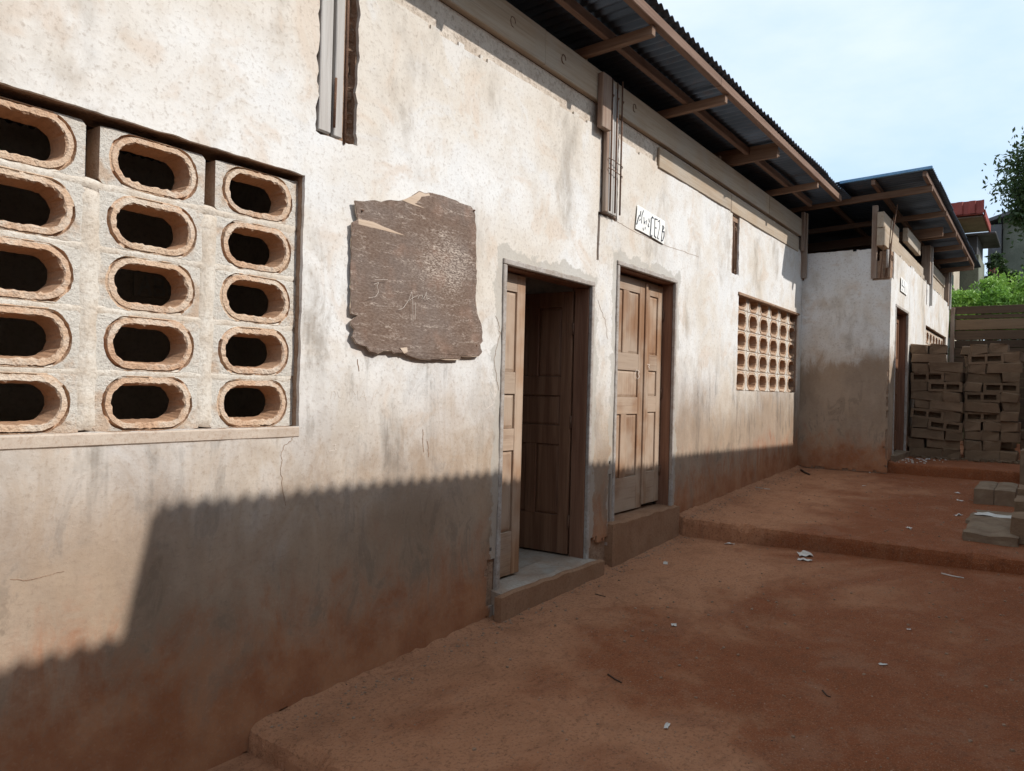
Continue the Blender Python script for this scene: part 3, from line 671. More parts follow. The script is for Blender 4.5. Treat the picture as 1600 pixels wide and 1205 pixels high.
o = core('wall', 'core', None, (11.763, 18.84), (.3, 3.655), [D3, W3, (11.763, 11.81, 3.262, 3.655)], fw, .021, .20); PB(o, B)
# exposed hollow block and bars at the corner
hb = grid_solid([0, .035, .10, .19, .25], [0, .03, .20, .24], lambda i, j: not (i == 1 and j == 1), lambda u, v, d: Vector((11.81-.03+d*0+.0, -1.165+.0, 0)) + Vector((-.02+d, u*.0+.0, v)) + Vector((0, u*.9, 0)), 0, .16)
hb.v = [(x-.17, y-.0, z+3.27) for x, y, z in hb.v]; part(hb, 'corner_block', 'core')
o = grid_solid([0, .03, .16, .19], [0, .03, .19, .24], lambda i, j: not (i == 1 and j == 1), lambda u, v, d: Vector((11.60+u, -1.168+d, 3.40+v)), 0, .14); part(o, 'corner_block', 'core')
part(MB().box(11.61, 11.79, -1.16, -1.0, 3.255, 3.40, .008, None, .006), 'corner_block', 'core')
def slant(p, q, r=.006): bar([p, ((p[0]+q[0])/2+.005, (p[1]+q[1])/2-.004, (p[2]+q[2])/2), q], r)
slant((11.56, -1.12, 3.27), (11.56, -1.17, 4.05)); slant((11.56, -1.10, 3.27), (11.57, -1.24, 4.26)); slant((11.55, -1.05, 3.27), (11.55, -1.09, 3.98)); slant((11.57, -1.15, 3.4), (11.57, -1.2, 4.12), .005)
part(MB().tube([(11.55, -1.13, 3.4), (11.55, -1.135, 3.65)], .018, 8), 'conduit', 'trim')
board(11.56, 11.63, -.995, -.925, 3.265, 4.28, 'postbrown', 'timber_post'); board(11.49, 11.56, -.075, .015, 3.32, 4.26, 'postbrown', 'timber_post'); board(11.40, 11.47, -.06, -.012, 3.70, 4.26, 'postbrown', 'timber_post')
def plank(x0, x1, y0, y1, z0, z1): board(x0, x1, y0, y1, z0, z1, 'beam', 'wall_plank', .005)
plank(11.50, 12.75, -1.09, -1.00, 3.955, 4.17); plank(11.50, 15.35, -1.105, -1.0, 3.705, 3.945); plank(12.95, 14.35, -1.18, -1.11, 4.00, 4.21); plank(11.9, 15.3, -1.13, -1.106, 3.64, 3.80)
plank(15.75, 18.5, -1.13, -1.04, 3.98, 4.19); plank(15.75, 18.5, -1.115, -1.05, 3.70, 3.965)
board(15.45, 15.60, -1.20, -1.06, 3.68, 4.36, 'postbrown', 'timber_post'); board(15.60, 15.66, -1.225, -1.10, 3.3, 4.36, 'postgrey', 'timber_post'); board(18.5, 18.62, -1.20, -1.06, 3.6, 4.36, 'postbrown', 'timber_post'); board(18.75, 18.83, -1.22, -1.185, 3.55, 4.36, 'postgrey', 'timber_post')
# wing interior so that the open gable stays dark
part(MB().box(11.74, 19.0, -1.0, 5.2, .3, .8), 'room_floor', 'floorin'); part(MB().box(18.86, 19.0, -1.15, 5.2, .3, 4.3), 'gable_wall', 'intwall')
# wing door
dC = sub('door'); dC['label'] = 'dark door of the projecting wing with a grey steel edge strip'
fo = Matrix.Translation((0, -1.18, 0))
def moved(parent, fn):
    before = set(bpy.data.objects); fn()
    for ob in set(bpy.data.objects)-before:
        if ob.type == 'MESH': ob.data.transform(fo)
moved(dC, lambda: door_frame(dC, D3))
moved(dC, lambda: leaf(dC, .70, 2.05, [(.09, .31), (.39, .61)], 'doordk', 'doordk', Matrix.Translation((12.44, .115, .83))))
moved(dC, lambda: leaf(dC, .39, 2.05, [(.10, .29)], 'doordk', 'doordk', Matrix.Translation((12.035, .115, .83))))
PB(MB().box(12.30, 12.36, -1.08, -1.066, .9, 2.55, .003).build('steel_strip', 'steel'), dC)
part(rough_block(11.86, 13.25, -1.24, -1.0, .5, .815, .014), 'threshold', 'slabst')
# wing window
win3 = sub('vent_window')
for k in range(7):
    for r in range(5):
        place_block(vm2[(k*2+r) % 3], 15.44+.450*k, -1.18+.05, 1.75+.25*r, win3)
mb = MB()
for k in range(8): ragged_strip(mb, 15.44+.45*(k-.5)-.016, 15.44+.45*(k-.5)+.016, 1.63, 2.9, -1.133, .006)
for r in range(5): ragged_strip(mb, 15.21, 18.38, 1.75+.25*(r+.5)-.014, 1.75+.25*(r+.5)+.014, -1.133, .006)
PB(mb.build('mortar', 'mortar'), win3)
# wing roof
roof2 = sub('wing_roof')
zw = lambda x, y: 4.500-.045*(y+.6)+.008*nz(x*.7, 4)-.010*(x-11)
x = .1016*108; k = 0
while x < 18.4:
    o = sheet(x, x+P10+.0508, lambda u, v, k=k: zw(u, v)+.004*(k % 2), -1.725, 5.4 if x > 11.4 else 0.3, n=6).build('sheet', 'zinc'); PB(o, roof2); x += P10; k += 1
mb = MB(); mb.add([(10.962, y, zw(10.97, y)+dz) for dz in (-.016, .018) for y in (-1.72, -.62)]+[(11.03, y, zw(11.0, y)+dz) for dz in (-.0135, .0205) for y in (-1.72, -.62)], [(0, 1, 3, 2), (4, 6, 7, 5), (0, 2, 6, 4), (1, 5, 7, 3), (2, 3, 7, 6), (0, 4, 5, 1)])
PB(mb.build('bluish_edge_strip', 'blue'), roof2)  # narrow bluish strip along the near edge of the wing sheets
for y0 in (-1.655, -1.05, -.35, 1.2, 3.0):
    mb = MB(); mb.box(11.02 if y0 < -.3 else 11.6, 18.45, y0, y0+.05, 4.412, 4.484, .005)
    for q in range(len(mb.v)):
        X_, Y_, Z_ = mb.v[q]; mb.v[q] = (X_, Y_, Z_-.045*(Y_+.6)-.010*(X_-11))
    PB(mb.build('purlin', 'purlin'), roof2)
for xr, yo, h_ in ((11.50, -1.67, .085), (13.1, -1.68, .075), (14.75, -1.66, .075), (14.2, -1.52, .15), (15.9, -1.66, .08), (17.2, -1.64, .08), (18.3, -1.66, .09)):
    mb = MB(); mb.box(xr-.028, xr+.028, yo, .3 if xr < 11.55 else 5.2, 4.41-h_, 4.412, .004)
    for q in range(len(mb.v)):
        X_, Y_, Z_ = mb.v[q]; mb.v[q] = (X_, Y_, Z_-.045*(Y_+.6)-.010*(X_-11))
    PB(mb.build('rafter', 'rafter'), roof2)
# ------------------------------------------------------------------ marks scratched on the wall
def ribbon(name, polys, Y, w, mat, parent, px=True, th=.0012, surf=None):
    mb = MB()
    for pl in polys:
        pts = [onY(p[0], p[1], Y) if px else Vector(p) for p in pl]
        if surf: pts = [Vector((q.x, surf(q.x, q.z)-.0015, q.z)) for q in pts]
        for a, b in zip(pts, pts[1:]):
            d = (b-a); 
            if d.length < 1e-5: continue
            n_ = Vector((-d.z, 0, d.x)).normalized()*w/2; e = d.normalized()*w*.3
            q = [a-n_-e, b-n_+e, b+n_+e, a+n_-e]
            mb.add(q+[p+Vector((0, th, 0)) for p in q], [(0, 1, 2, 3), (0, 1, 5, 4), (1, 2, 6, 5), (2, 3, 7, 6), (3, 0, 4, 7)])
    o = mb.build(name, mat); return PB(o, parent) if parent else o
def Z(ox, oy, s, pts): return [(ox+x/s, oy+y/s) for x, y in pts]
gr = [[(195, 230), (205, 170), (225, 165), (240, 190), (225, 235)], [(250, 170), (262, 215), (285, 225), (300, 180)], [(330, 235), (350, 160), (360, 235)], [(370, 230), (382, 155), (400, 200), (418, 155), (425, 240)], [(440, 240), (470, 165), (490, 245)], [(452, 210), (484, 212)], [(535, 280), (555, 180), (585, 150), (580, 190), (552, 215)], [(590, 245), (635, 220)], [(1392, 415), (1410, 350), (1440, 285)], [(1485, 320), (1550, 272)],
      [(205, 610), (235, 610), (222, 640), (238, 655), (180, 668)], [(345, 530), (380, 470), (430, 455)], [(505, 700), (530, 620)]]
ribbon('scratched_writing', [Z(480, 580, 5.333, p) for p in gr], 0.0, .0024, 'chalk', B, surf=dispm, th=.0008)
def wander(pts, n=9, amp=1.6):
    out = []
    for p, q in zip(pts, pts[1:]):
        for j in range(n): t = j/n; out.append((p[0]+(q[0]-p[0])*t+random.uniform(-amp, amp), p[1]+(q[1]-p[1])*t+random.uniform(-amp, amp)))
    return out+[pts[-1]]
ribbon('crack', [wander([(458, 682), (441, 700), (438, 735), (446, 790)])], 0.0, .0022, 'core', B, surf=dispm, th=.0008)
ribbon('crack', [wander([(958, 343), (990, 362), (1035, 382), (1092, 402)], 10, 1.0)], 0.0, .003, 'core', B, surf=dispm, th=.0008)
ribbon('crack', [wander([(775, 495), (781, 520), (772, 560), (779, 610)], 6, 1.5), wander([(935, 470), (945, 500), (950, 530)], 6, 1.2)], 0.0, .003, 'core', B, surf=dispm, th=.0008)
ribbon('scuff_mark', [wander([(558, 562), (561, 580)], 5, .8), wander([(668, 690), (669, 714)], 5, .8), wander([(660, 672), (662, 706)], 5, .8)], 0.0, .005, 'core', B, surf=dispm, th=.0006)
ribbon('scuff_mark', [wander([(17, 905), (40, 907), (70, 900), (100, 893)], 5, .8)], 0.0, .0025, 'core', B, surf=dispm, th=.0006)
ribbon('chalk_mark', [Z(940, 400, 5.02, p) for p in ([(275, 890), (262, 930), (275, 960)], [(283, 895), (298, 910), (285, 925), (300, 945), (282, 965)], [(360, 850), (378, 855), (368, 870), (380, 882)])], .104, .004, 'chalk', dB)
# ------------------------------------------------------------------ ragged plywood board
def polyplate(poly, Y, th, tilt=None):
    pts = [onY(x, y, Y) for x, y in poly]
    if tilt: pts = [Vector((p.x, p.y+tilt(p), p.z)) for p in pts]
    tri = tessellate_polygon([[Vector((p.x, p.z, 0)) for p in pts]]); n_ = len(pts); mb = MB()
    V = pts+[p+Vector((0, th, 0)) for p in pts]
    return mb.add(V, list(tri)+[tuple(i+n_ for i in reversed(t)) for t in tri]+[(i, (i+1) % n_, n_+(i+1) % n_, n_+i) for i in range(n_)])
def rough_poly(poly, n=3, amp=1.1):
    out = []
    for i, p in enumerate(poly):
        q = poly[(i+1) % len(poly)]; k = max(1, int(math.dist(p, q)/6))
        for j in range(k):
            t = j/k; out.append((p[0]+(q[0]-p[0])*t+random.uniform(-amp, amp)*(j > 0), p[1]+(q[1]-p[1])*t+random.uniform(-amp, amp)*(j > 0)))
    return out
right = [(545, 45), (600, 57), (640, 66), (720, 96), (770, 121), (815, 136), (835, 165), (845, 260), (845, 420), (850, 640), (845, 740), (865, 860), (880, 900), (885, 1010), (868, 1030), (880, 1080), (860, 1105), (800, 1110), (745, 1105), (740, 1125), (620, 1125), (540, 1130), (450, 1118), (400, 1103), (372, 1083), (305, 1087), (290, 1070), (240, 1070), (200, 1090), (150, 1075), (130, 1045), (65, 1025), (40, 980), (57, 930), (35, 905), (33, 880), (78, 845), (38, 830), (40, 600), (42, 238)]
base = right+[(75, 225), (80, 208), (65, 130), (57, 97), (120, 102), (185, 94), (230, 106), (265, 96), (345, 100), (380, 92), (440, 60), (480, 35), (520, 50)]
ven = [(560, 48)]+right[1:]+[(90, 250), (240, 290), (385, 325), (300, 292), (180, 240), (85, 210), (68, 130), (60, 99), (120, 104), (185, 96), (230, 108), (265, 98), (345, 104), (365, 90), (450, 126), (560, 165), (755, 232), (640, 178), (545, 125), (555, 85)]
bt = lambda p: .012*nz(p.x*2, p.z*2)-.010*sstep(2.15, 1.8, p.z)
nb = empty('notice_board'); nb.location = onY(650, 560, -.02); nb.location.y = 0; bpy.context.view_layer.update()
PB(polyplate(rough_poly([(p[0]-.4, p[1]+.9) for p in Z(540, 290, 4.155, base)], amp=1.2), -.021, .006, bt).build('board', 'plylight'), nb)
PB(polyplate(rough_poly(Z(540, 290, 4.155, base), amp=.9), -.0245, .0035, bt).build('veneer', 'ply'), nb)
for st_ in ([(82, 216), (180, 236), (300, 288), (385, 325), (240, 292), (84, 252)], [(365, 96), (440, 64), (480, 40), (520, 54), (545, 50), (556, 85), (545, 125), (640, 176), (755, 232), (560, 168), (450, 130)], [(345, 1055), (390, 1050), (395, 1080), (372, 1092)]):
    PB(polyplate(rough_poly(Z(540, 290, 4.155, st_), amp=.35), -.0265, .003, bt).build('torn_ply', 'plylight'), nb)
sg = [[(345, 805), (375, 795), (410, 745), (430, 688), (436, 740), (438, 878)], [(455, 760), (452, 870)], [(415, 745), (450, 720), (470, 715)], [(470, 735), (480, 712), (500, 712), (495, 735)], [(505, 735), (520, 712), (525, 690), (528, 740), (545, 730)], [(190, 612), (275, 610)], [(185, 640), (215, 630), (205, 655), (215, 690), (195, 722), (150, 728)]]
ribbon('chalk_writing', [Z(540, 290, 4.155, p) for p in sg], -.0405, .0015, 'chalk', nb)
tag(nb, 'ragged dark plywood board with torn pale edges hung on the plastered wall', 'board')
for q in ((560, 330), (735, 330), (738, 540)):
    p = onY(*q, -.0); PB(MB().tube([(p.x, -.036, p.z), (p.x, .03, p.z)], .006, 8).build('nail', 'rebar'), nb)
# ------------------------------------------------------------------ paper signs
ps = empty('paper_sign'); c = onY(1015, 352, 0); ps.location = (c.x, 0, c.z); bpy.context.view_layer.update()
def sheetpaper(corners, Y, bulge=.008):
    P = [onY(x, y, Y) for x, y in corners]; mb = MB(); V = []; n_ = 8
    for j in range(n_+1):
        for i in range(n_+1):
            s, t = i/n_, j/n_; p = (P[0]*(1-s)+P[1]*s)*(1-t)+(P[3]*(1-s)+P[2]*s)*t
            V.append((p.x, p.y-bulge*math.sin(s*3.14)*.5-bulge*.3*math.sin(t*3.14), p.z))
    m = n_+1; return mb.add(V, [(j*m+i, j*m+i+1, (j+1)*m+i+1, (j+1)*m+i) for j in range(n_) for i in range(n_)], True)
S = lambda x, y: (985+x/15.06, 310+y/15.06)
PB(sheetpaper([S(165, 150), S(490, 350), S(455, 890), S(118, 710)], -.012).build('sheet', 'sign'), ps)
PB(sheetpaper([S(485, 352), S(815, 540), S(790, 1085), S(458, 885)], -.013).build('sheet', 'sign'), ps)
tx = [[(545, 470), (525, 435), (500, 470), (478, 850), (495, 880), (520, 885)], [(580, 480), (570, 880), (605, 925)], [(575, 480), (640, 500)], [(575, 690), (615, 700)], [(655, 545), (690, 520), (695, 650), (640, 930), (665, 955)], [(765, 640), (730, 990)], [(765, 640), (795, 690), (750, 780)], [(750, 780), (800, 790), (795, 890), (765, 990), (728, 1000)]]
tl = [[(215, 400), (190, 470), (160, 600)], [(250, 310), (235, 420)], [(235, 490), (225, 520)], [(310, 290), (275, 400), (265, 580)], [(320, 450), (325, 600), (350, 540)], [(385, 520), (370, 610)], [(430, 600), (420, 650), (440, 665)], [(350, 680), (350, 720)], [(300, 700), (310, 745)], [(440, 480), (450, 560)]]
ribbon('lettering', [[S(*p) for p in q] for q in tx], -.0205, .010, 'ink', ps); ribbon('lettering', [[S(*p) for p in q] for q in tl], -.0195, .011, 'ink', ps)
tag(ps, 'two white hand-lettered paper sheets pasted above the closed double door', 'sign')
ps2 = empty('paper_sign'); c = onY(1412, 448, -1.18); ps2.location = (c.x, -1.18, c.z); bpy.context.view_layer.update()
S2 = lambda x, y: (1395+x/21.9, 420+y/21.9)
PB(sheetpaper([S2(285, 265), S2(505, 520), S2(490, 930), S2(272, 755)], -1.192).build('sheet', 'sign'), ps2)
ribbon('lettering', [[S2(*p) for p in q] for q in ([(350, 370), (320, 560), (400, 660)], [(400, 440), (395, 800)], [(450, 600), (455, 820)], [(330, 690), (325, 740)])], -1.1995, .012, 'ink', ps2)
tag(ps2, 'small white paper number sheet pasted above the dark wing door', 'sign')
# alphabet chart hanging in the dark room
ch = empty('wall_chart'); ch.location = (3.6, 5.18, 2.2); bpy.context.view_layer.update()
p0 = onY(250, 450, 5.17)
PB(MB().box(p0.x-.30, p0.x+.30, 5.17, 5.185, p0.z-.12, p0.z+.14, .003).build('sheet', 'intwall'), ch)
def glyph(ox, s, polys): return [[(ox+x*s, 5.167, p0.z-.09+z*s) for x, z in q] for q in polys]
ribbon('lettering', glyph(p0.x-.24, .19, [[(0, 0), (.35, 1), (.7, 0)], [(.15, .4), (.55, .4)]])+glyph(p0.x-.06, .19, [[(0, 0), (0, 1), (.5, .85), (.45, .55), (0, .5), (.55, .4), (.55, .1), (0, 0)]])+glyph(p0.x+.1, .19, [[(.6, .85), (.3, 1), (0, .6), (.05, .2), (.3, 0), (.6, .15)]]), 0, .03, 'paper', ch, False)
tag(ch, 'dim white alphabet chart inside the dark room behind the vent blocks', 'poster')
# ------------------------------------------------------------------ concrete block stacks
bs = {}
def blk(seed):
    mb = MB(); return mb.box(-.225, .225, -.1125, .1125, 0, .148, .012, None, .017).mesh('solid_block', 'block')
for s in range(7): bs['L', s] = blk(s)
for s in range(3):
    us = [-.225, -.188, -.020, .020, .188, .225]; vs = [0, .036, .112, .148]
    m_ = grid_solid([u+random.uniform(-.004, .004) for u in us], [v+random.uniform(-.002, .002) for v in vs], lambda i, j: not (j == 1 and i in (1, 3)), lambda u, v, d: Vector((u, d, v)), -.1125, .1125); m_.box(-.215, .215, .02, .105, .01, .138, .004)
    bs['H', s] = m_.mesh('hollow_block', 'block')
GRP = 'concrete blocks stacked by the wing'
def stack_block(kind, cy, X, z, tilt, lab, up=False):
    """kind L long side, H hollow face, S short end; front plane at X facing -x"""
    me = bs['H', random.randrange(3)] if kind == 'H' else bs['L', random.randrange(7)]
    o = bpy.data.objects.new({'H': 'hollow_block'}.get(kind, 'concrete_block'), me); COL.objects.link(o)
    rz = -math.pi/2+random.uniform(-.11, .11); tilt += random.uniform(-.025, .025)
    dep = .1125
    if kind == 'S': rz += math.pi/2; dep = .225
    Rm = Matrix.Rotation(tilt, 4, 'X') @ Matrix.Rotation(rz, 4, 'Z')
    if up: Rm = Matrix.Rotation(math.pi/2, 4, 'X') @ Matrix.Rotation(0, 4, 'Z'); 
    o.matrix_world = Matrix.Translation((X+dep+random.uniform(-.03, .02), cy, z)) @ Rm
    tag(o, lab, 'block', GRP); return o
WID = {'L': .452, 'H': .452, 'S': .228}
NM = {'L': 'solid block laid long side out', 'H': 'two-celled hollow block', 'S': 'block laid short end out'}
ORD = ['bottom', 'second', 'third', 'fourth', 'fifth', 'sixth', 'seventh', 'eighth', 'ninth', 'tenth', 'eleventh', 'top']
def build_stack(y0, X, zb, rows, where, pitch=.1455):
    z = zb
    for ci, (items, shift, tilt) in enumerate(rows):
        y = y0-shift; tot = sum(WID[i] for i in items); acc = 0
        for it in items:
            cy = y-acc-WID[it]/2; acc += WID[it]+.006
            stack_block(it, cy, X, z+(cy-(y-tot/2))*math.tan(tilt), tilt, '%s, %s course of %s' % (NM[it], ORD[ci], where))
        z += pitch
    return z
zt = build_stack(-1.195, 13.32, .715, [('LS', .0, 0), ('SL', .0, .0), ('LS', .03, .05), ('SH', .03, .09), ('HS', .02, .10), ('SL', .04, .08), ('LS', .01, .03), ('SH', .02, 0), ('HS', .02, 0), ('SL', .02, 0), ('L', .02, 0)], 'the stack touching the wing wall')
stack_block('S', -1.33, 13.33, zt, 0, 'block end topping the wing-wall stack, hard against the plaster'); stack_block('S', -1.56, 13.40, zt-.005, .03, 'rough block end topping the wing-wall stack, on its fence side')
zt = build_stack(-1.935, 13.48, .715, [('LS', .0, 0), ('SS', .0, 0), ('SSS', .0, .02), ('SSS', 0, -.02), ('HL'[:1]+'S', .0, -.05), ('LS', .0, -.02), ('HS', .0, 0), ('SH', .0, 0), ('LS', .0, 0), ('SL', .03, -.03), ('HS', .03, -.07)], 'the stack before the plank fence')
stack_block('S', -2.10, 13.50, zt-.01, -.09, 'tilted block end topping the fence-side stack'); stack_block('S', -2.36, 13.52, zt, -.03, 'level block end topping the fence-side stack')
build_stack(-1.86, 14.25, .715, [('LS', 0, 0)]*11+[('L', -.05, .05)], 'the stack behind the two tall ones')
build_stack(-2.62, 14.6, .715, [('LL', 0, 0), ('SLS', 0, 0), ('LL', .0, 0), ('LS', .05, .0), ('SL', .04, .05), ('L', .1, 0)], 'the low heap beside the fence')
mb = MB()
for _ in range(260):
    X_ = random.uniform(13.0, 13.55); Y_ = random.uniform(-2.95, -1.25); s_ = random.choice((.006, .01, .014, .02, .035)); R_ = Matrix.Translation((X_, Y_, ground_z(X_, Y_)+s_*.35)) @ Matrix.Rotation(random.uniform(0, 3), 4, 'Z') @ Matrix.Rotation(random.uniform(-.5, .5), 4, 'X')
    mb.box(-s_, s_, -s_*.7, s_*.7, -s_*.5, s_*.5, s_*.25, R_, s_*.2)
tag(mb.build('rubble', 'block'), 'crumbs of broken block at the foot of the stacks', 'rubble', kind='stuff')
# loose blocks along the yard side
def loose(name, x0, x1, y0, y1, z0, z1, lab, cat, mat='slabst', n=.012, grp=None):
    o = rough_block(x0, x1, y0, y1, z0, z1, n, .05).build(name, mat); tag(o, lab, cat, grp); return o
zg = gz2(9.8, -2.5)
for i, (a, b) in enumerate(((9.72, 10.18), (10.2, 10.68))):
    loose('concrete_block', a, b, -2.515, -2.335, zg-.02, zg+.17, 'weathered block in the low row of four on the terrace', 'block', grp='low row of blocks on the terrace')
    loose('concrete_block', a, b, -2.71, -2.52, zg-.02, zg+.168, 'weathered block in the low row of four on the terrace', 'block', grp='low row of blocks on the terrace')
z8 = gz2(8.2, -2.5)
loose('concrete_slab', 7.62, 8.45, -2.80, -2.40, z8-.03, z8+.055, 'thin broken pale concrete slab lying at the edge of the step', 'slab', n=.025)
loose('concrete_slab', 8.47, 9.35, -2.78, -2.36, z8-.02, z8+.05, 'thin broken pale slab under the crumpled white paper', 'slab', n=.02)
for i, (a, b, z1) in enumerate(((7.75, 8.2, .21), (8.22, 8.67, .30), (8.69, 9.14, .36))):
    loose('concrete_block', a, b, -3.02, -2.745-.006*i, z8-.02, z8+z1, ['low dark block beside the thin broken slab', 'middle dark block beside the thin slabs', 'tallest dark block beside the thin slabs'][i], 'block', 'block', .016)
loose('concrete_block', 11.3, 11.75, -2.98, -2.71, gz2(11.4, -2.8)-.02, 1.02, 'upright pale block at the end of the terrace', 'block', n=.015)
# ------------------------------------------------------------------ litter
def on_ground(x, y):
    for _ in range(12):
        v = ray(x, y); t = 1.0
        while t < 40:
            p = CAM+v*t
            if p.z <= ground_z(p.x, p.y): break
            t += .004
        q = CAM+v*(t-.06)
        if ground_z(p.x, p.y)-ground_z(q.x, q.y) < .06: break
        y += 4          # on a riser: move down to the foot of it
    p.z = ground_z(p.x, p.y); return p
def scrap(x, y, w, h_, lab, mat='paper', name='paper_scrap', rot=None, zoff=0.0, grp='paper litter on the ground'):
    p = on_ground(x, y); mb = MB(); n_ = 7; V = []; sd = random.uniform(0, 50); rot = random.uniform(0, 3) if rot is None else rot
    for j in range(n_+1):
        for i in range(n_+1):
            s, t = i/n_-.5, j/n_-.5; k = 1-.35*abs(nz(i*.9+sd, j*.9)); X_, Y_ = s*w*k, t*h_*k
            xx = X_*math.cos(rot)-Y_*math.sin(rot); yy = X_*math.sin(rot)+Y_*math.cos(rot)
            V.append((xx, yy, ground_z(p.x+xx, p.y+yy)-p.z+.006+max(0, .035*nz(s*3+sd, t*3, sd))*min(1, 6*w)+zoff))
    m = n_+1; mb.add(V, [(j*m+i, j*m+i+1, (j+1)*m+i+1, (j+1)*m+i) for j in range(n_) for i in range(n_)], False)
    o = mb.build(name, mat); o.location = p; tag(o, lab, 'litter', grp); return o
scrap(1258, 868, .16, .12, 'largest crumpled white paper scrap lying below the step'); scrap(1257, 876, .12, .06, 'flattened white paper scrap beside the largest scrap')
scrap(1053, 978, .05, .035, 'small white paper scrap alone on the apron'); scrap(1140, 851, .10, .03, 'narrow white scrap at the foot of the step')
scrap(1042, 1137, .06, .02, 'thin pale sliver of paper on the apron'); scrap(1040, 881, .09, .04, 'torn brown and white scrap beside the closed door threshold')
for q in ((1497, 806), (1500, 783), (1496, 771), (1420, 826)): scrap(*q, .10 if q[1] == 806 else .07, .04, 'small white paper scrap scattered on the terrace', grp='paper scraps on the terrace')
for q in ((1350, 760), (1420, 985), (1380, 1040)): scrap(*q, random.uniform(.02, .05), .02, 'tiny pale paper fleck lying on the red ground', grp='paper flecks on the ground')
p = Vector((8.75, -2.58, 0)); sc_ = scrap(1560, 795, .38, .2, 'crumpled white paper sheet lying on the thin broken slab', rot=1.4, grp=None); sc_.location = (8.85, -2.58, z8+.052); 
def stick(pts, r, mat, name, lab, grp):
    P = [on_ground(*q)+Vector((0, 0, r*.7)) for q in pts]; c0 = P[0].copy(); mb = MB(); mb.tube([q-c0 for q in P], r, 6, r*.7)
    o = mb.build(name, mat); o.location = c0; tag(o, lab, 'stick' if mat == 'twig' else 'litter', grp); return o
stick([(1471, 897), (1488, 901), (1506, 904)], .006, 'paper', 'white_straw', 'thin white straw lying below the step', None); stick([(1180, 762), (1192, 764), (1203, 765)], .006, 'paper', 'white_straw', 'thin white straw lying on the terrace beside the vent window', None)
stick([(950, 1055), (960, 1062), (971, 1068)], .005, 'twig', 'twig', 'dark curved twig lying on the bare apron', None); stick([(1252, 736), (1258, 740), (1265, 743)], .016, 'twig', 'twig', 'thick dark stick in the corner of the wing', None)
stick([(930, 929), (938, 931), (946, 933)], .004, 'twig', 'twig', 'short dark twig near the open door', None); stick([(1285, 1080), (1292, 1088), (1298, 1090)], .004, 'twig', 'twig', 'tiny forked twig far out on the apron', None)
mb = MB()
for _ in range(60):
    q = on_ground(random.gauss(1432, 22), 717+abs(random.gauss(0, 4))); s = random.uniform(.005, .016); R_ = Matrix.Translation(q+Vector((0, 0, .006))) @ Matrix.Rotation(random.uniform(0, 3), 4, 'Z')
    mb.box(-s, s, -s*.6, s*.6, -.006, .006, .002, R_)
tag(mb.build('litter_chips', 'paper'), 'white chips strewn before the wing door', 'litter', kind='stuff')
mb = MB()
for _ in range(3600):      # grit along the foot of the wall and over the yard
    if random.random() < .55:
        X_ = random.uniform(2.3, 11.4); Y_ = -abs(random.gauss(0, .10))-.02
    else: X_ = random.uniform(2.4, 11.4); Y_ = random.uniform(-3.2, -.1)
    s = random.choice((.002, .002, .003, .003, .004, .004, .005, .008)); R_ = Matrix.Translation((X_, Y_, ground_z(X_, Y_)+s*.4)) @ Matrix.Rotation(random.uniform(0, 3), 4, 'Z')
    mb.box(-s, s, -s*.8, s*.8, -s*.6, s*.6, s*.3, R_, s*.2)
tag(mb.build('grit', 'core'), 'small red grit and crumbs strewn along the wall foot', 'grit', kind='stuff')
# ------------------------------------------------------------------ plank fence
fe = empty('plank_fence', (18.95, -1.25, .7)); bpy.context.view_layer.update(); tag(fe, 'tall fence of dark horizontal planks closing the end of the yard', 'fence')
zz = 3.615; hts = [.185, .095, .235, .215, .165, .21, .2, .22, .2, .21, .2, .21, .22]
for i, h_ in enumerate(hts):
    gap = (.022, .012, .016, .018, .012, .02, .02, .01, .02, .01, .01, .01, .01)[i]; dz = random.uniform(-.012, .012)
    z0 = zz-h_+gap; mb = MB(); t = random.uniform(-.006, .006)
    mb.box(18.95+random.uniform(-.012, .012), 18.985, -5.2, -1.285, z0, zz, .005)
    mb.v = [(a, b, c_+.004*(b+3)*dz*10 + .006*nz(b*2.5, i, 3)) for a, b, c_ in mb.v]
    PB(mb.build('plank', 'fence' if i != 2 else 'fencepale'), fe); zz -= h_
for y_ in (-1.285, -3.2, -5.15):
    PB(MB().box(18.90 if y_ > -2 else 18.99, 18.945 if y_ > -2 else 19.06, y_, y_+.085, .5, 3.6, .005).build('post', 'postbrown'), fe)
# ------------------------------------------------------------------ vegetation
def leaves(n, pts_fn, size, name, mat, parent, seed=1):
    rnd = random.Random(seed); V = []; F = []
    for _ in range(n):
        p = pts_fn(rnd); s = size*rnd.uniform(.6, 1.35)
        d = Vector((rnd.gauss(0, 1), rnd.gauss(0, 1), rnd.gauss(0, .8)+.3)).normalized(); a = d.orthogonal().normalized(); a.rotate(Matrix.Rotation(rnd.uniform(0, 6.28), 3, d)); b = d.cross(a)
        o = len(V); V += [p-a*s, p+b*s*.42-d*s*.08, p+a*s, p-b*s*.42-d*s*.08]; F += [(o, o+1, o+2), (o, o+2, o+3)]
    me = bpy.data.meshes.new(name); me.from_pydata([tuple(v) for v in V], [], F); me.materials.append(MAT[mat]); o = bpy.data.objects.new(name, me); COL.objects.link(o)
    return PB(o, parent)
def clumps(c, R_, k, seed, flat=.75):
    rnd = random.Random(seed); out = []
    while len(out) < k:
        v = Vector((rnd.uniform(-1, 1), rnd.uniform(-1, 1), rnd.uniform(-1, 1)))
        if .25 < v.length < 1: out.append((Vector(c)+Vector((v.x*R_[0], v.y*R_[1], v.z*R_[2])), rnd.uniform(.22, .42)*min(R_)*1.2))
    def fn(r):
        q, s = r.choice(out); return q+Vector((r.gauss(0, .42), r.gauss(0, .42), r.gauss(0, .42*flat)))*s
    return out, fn
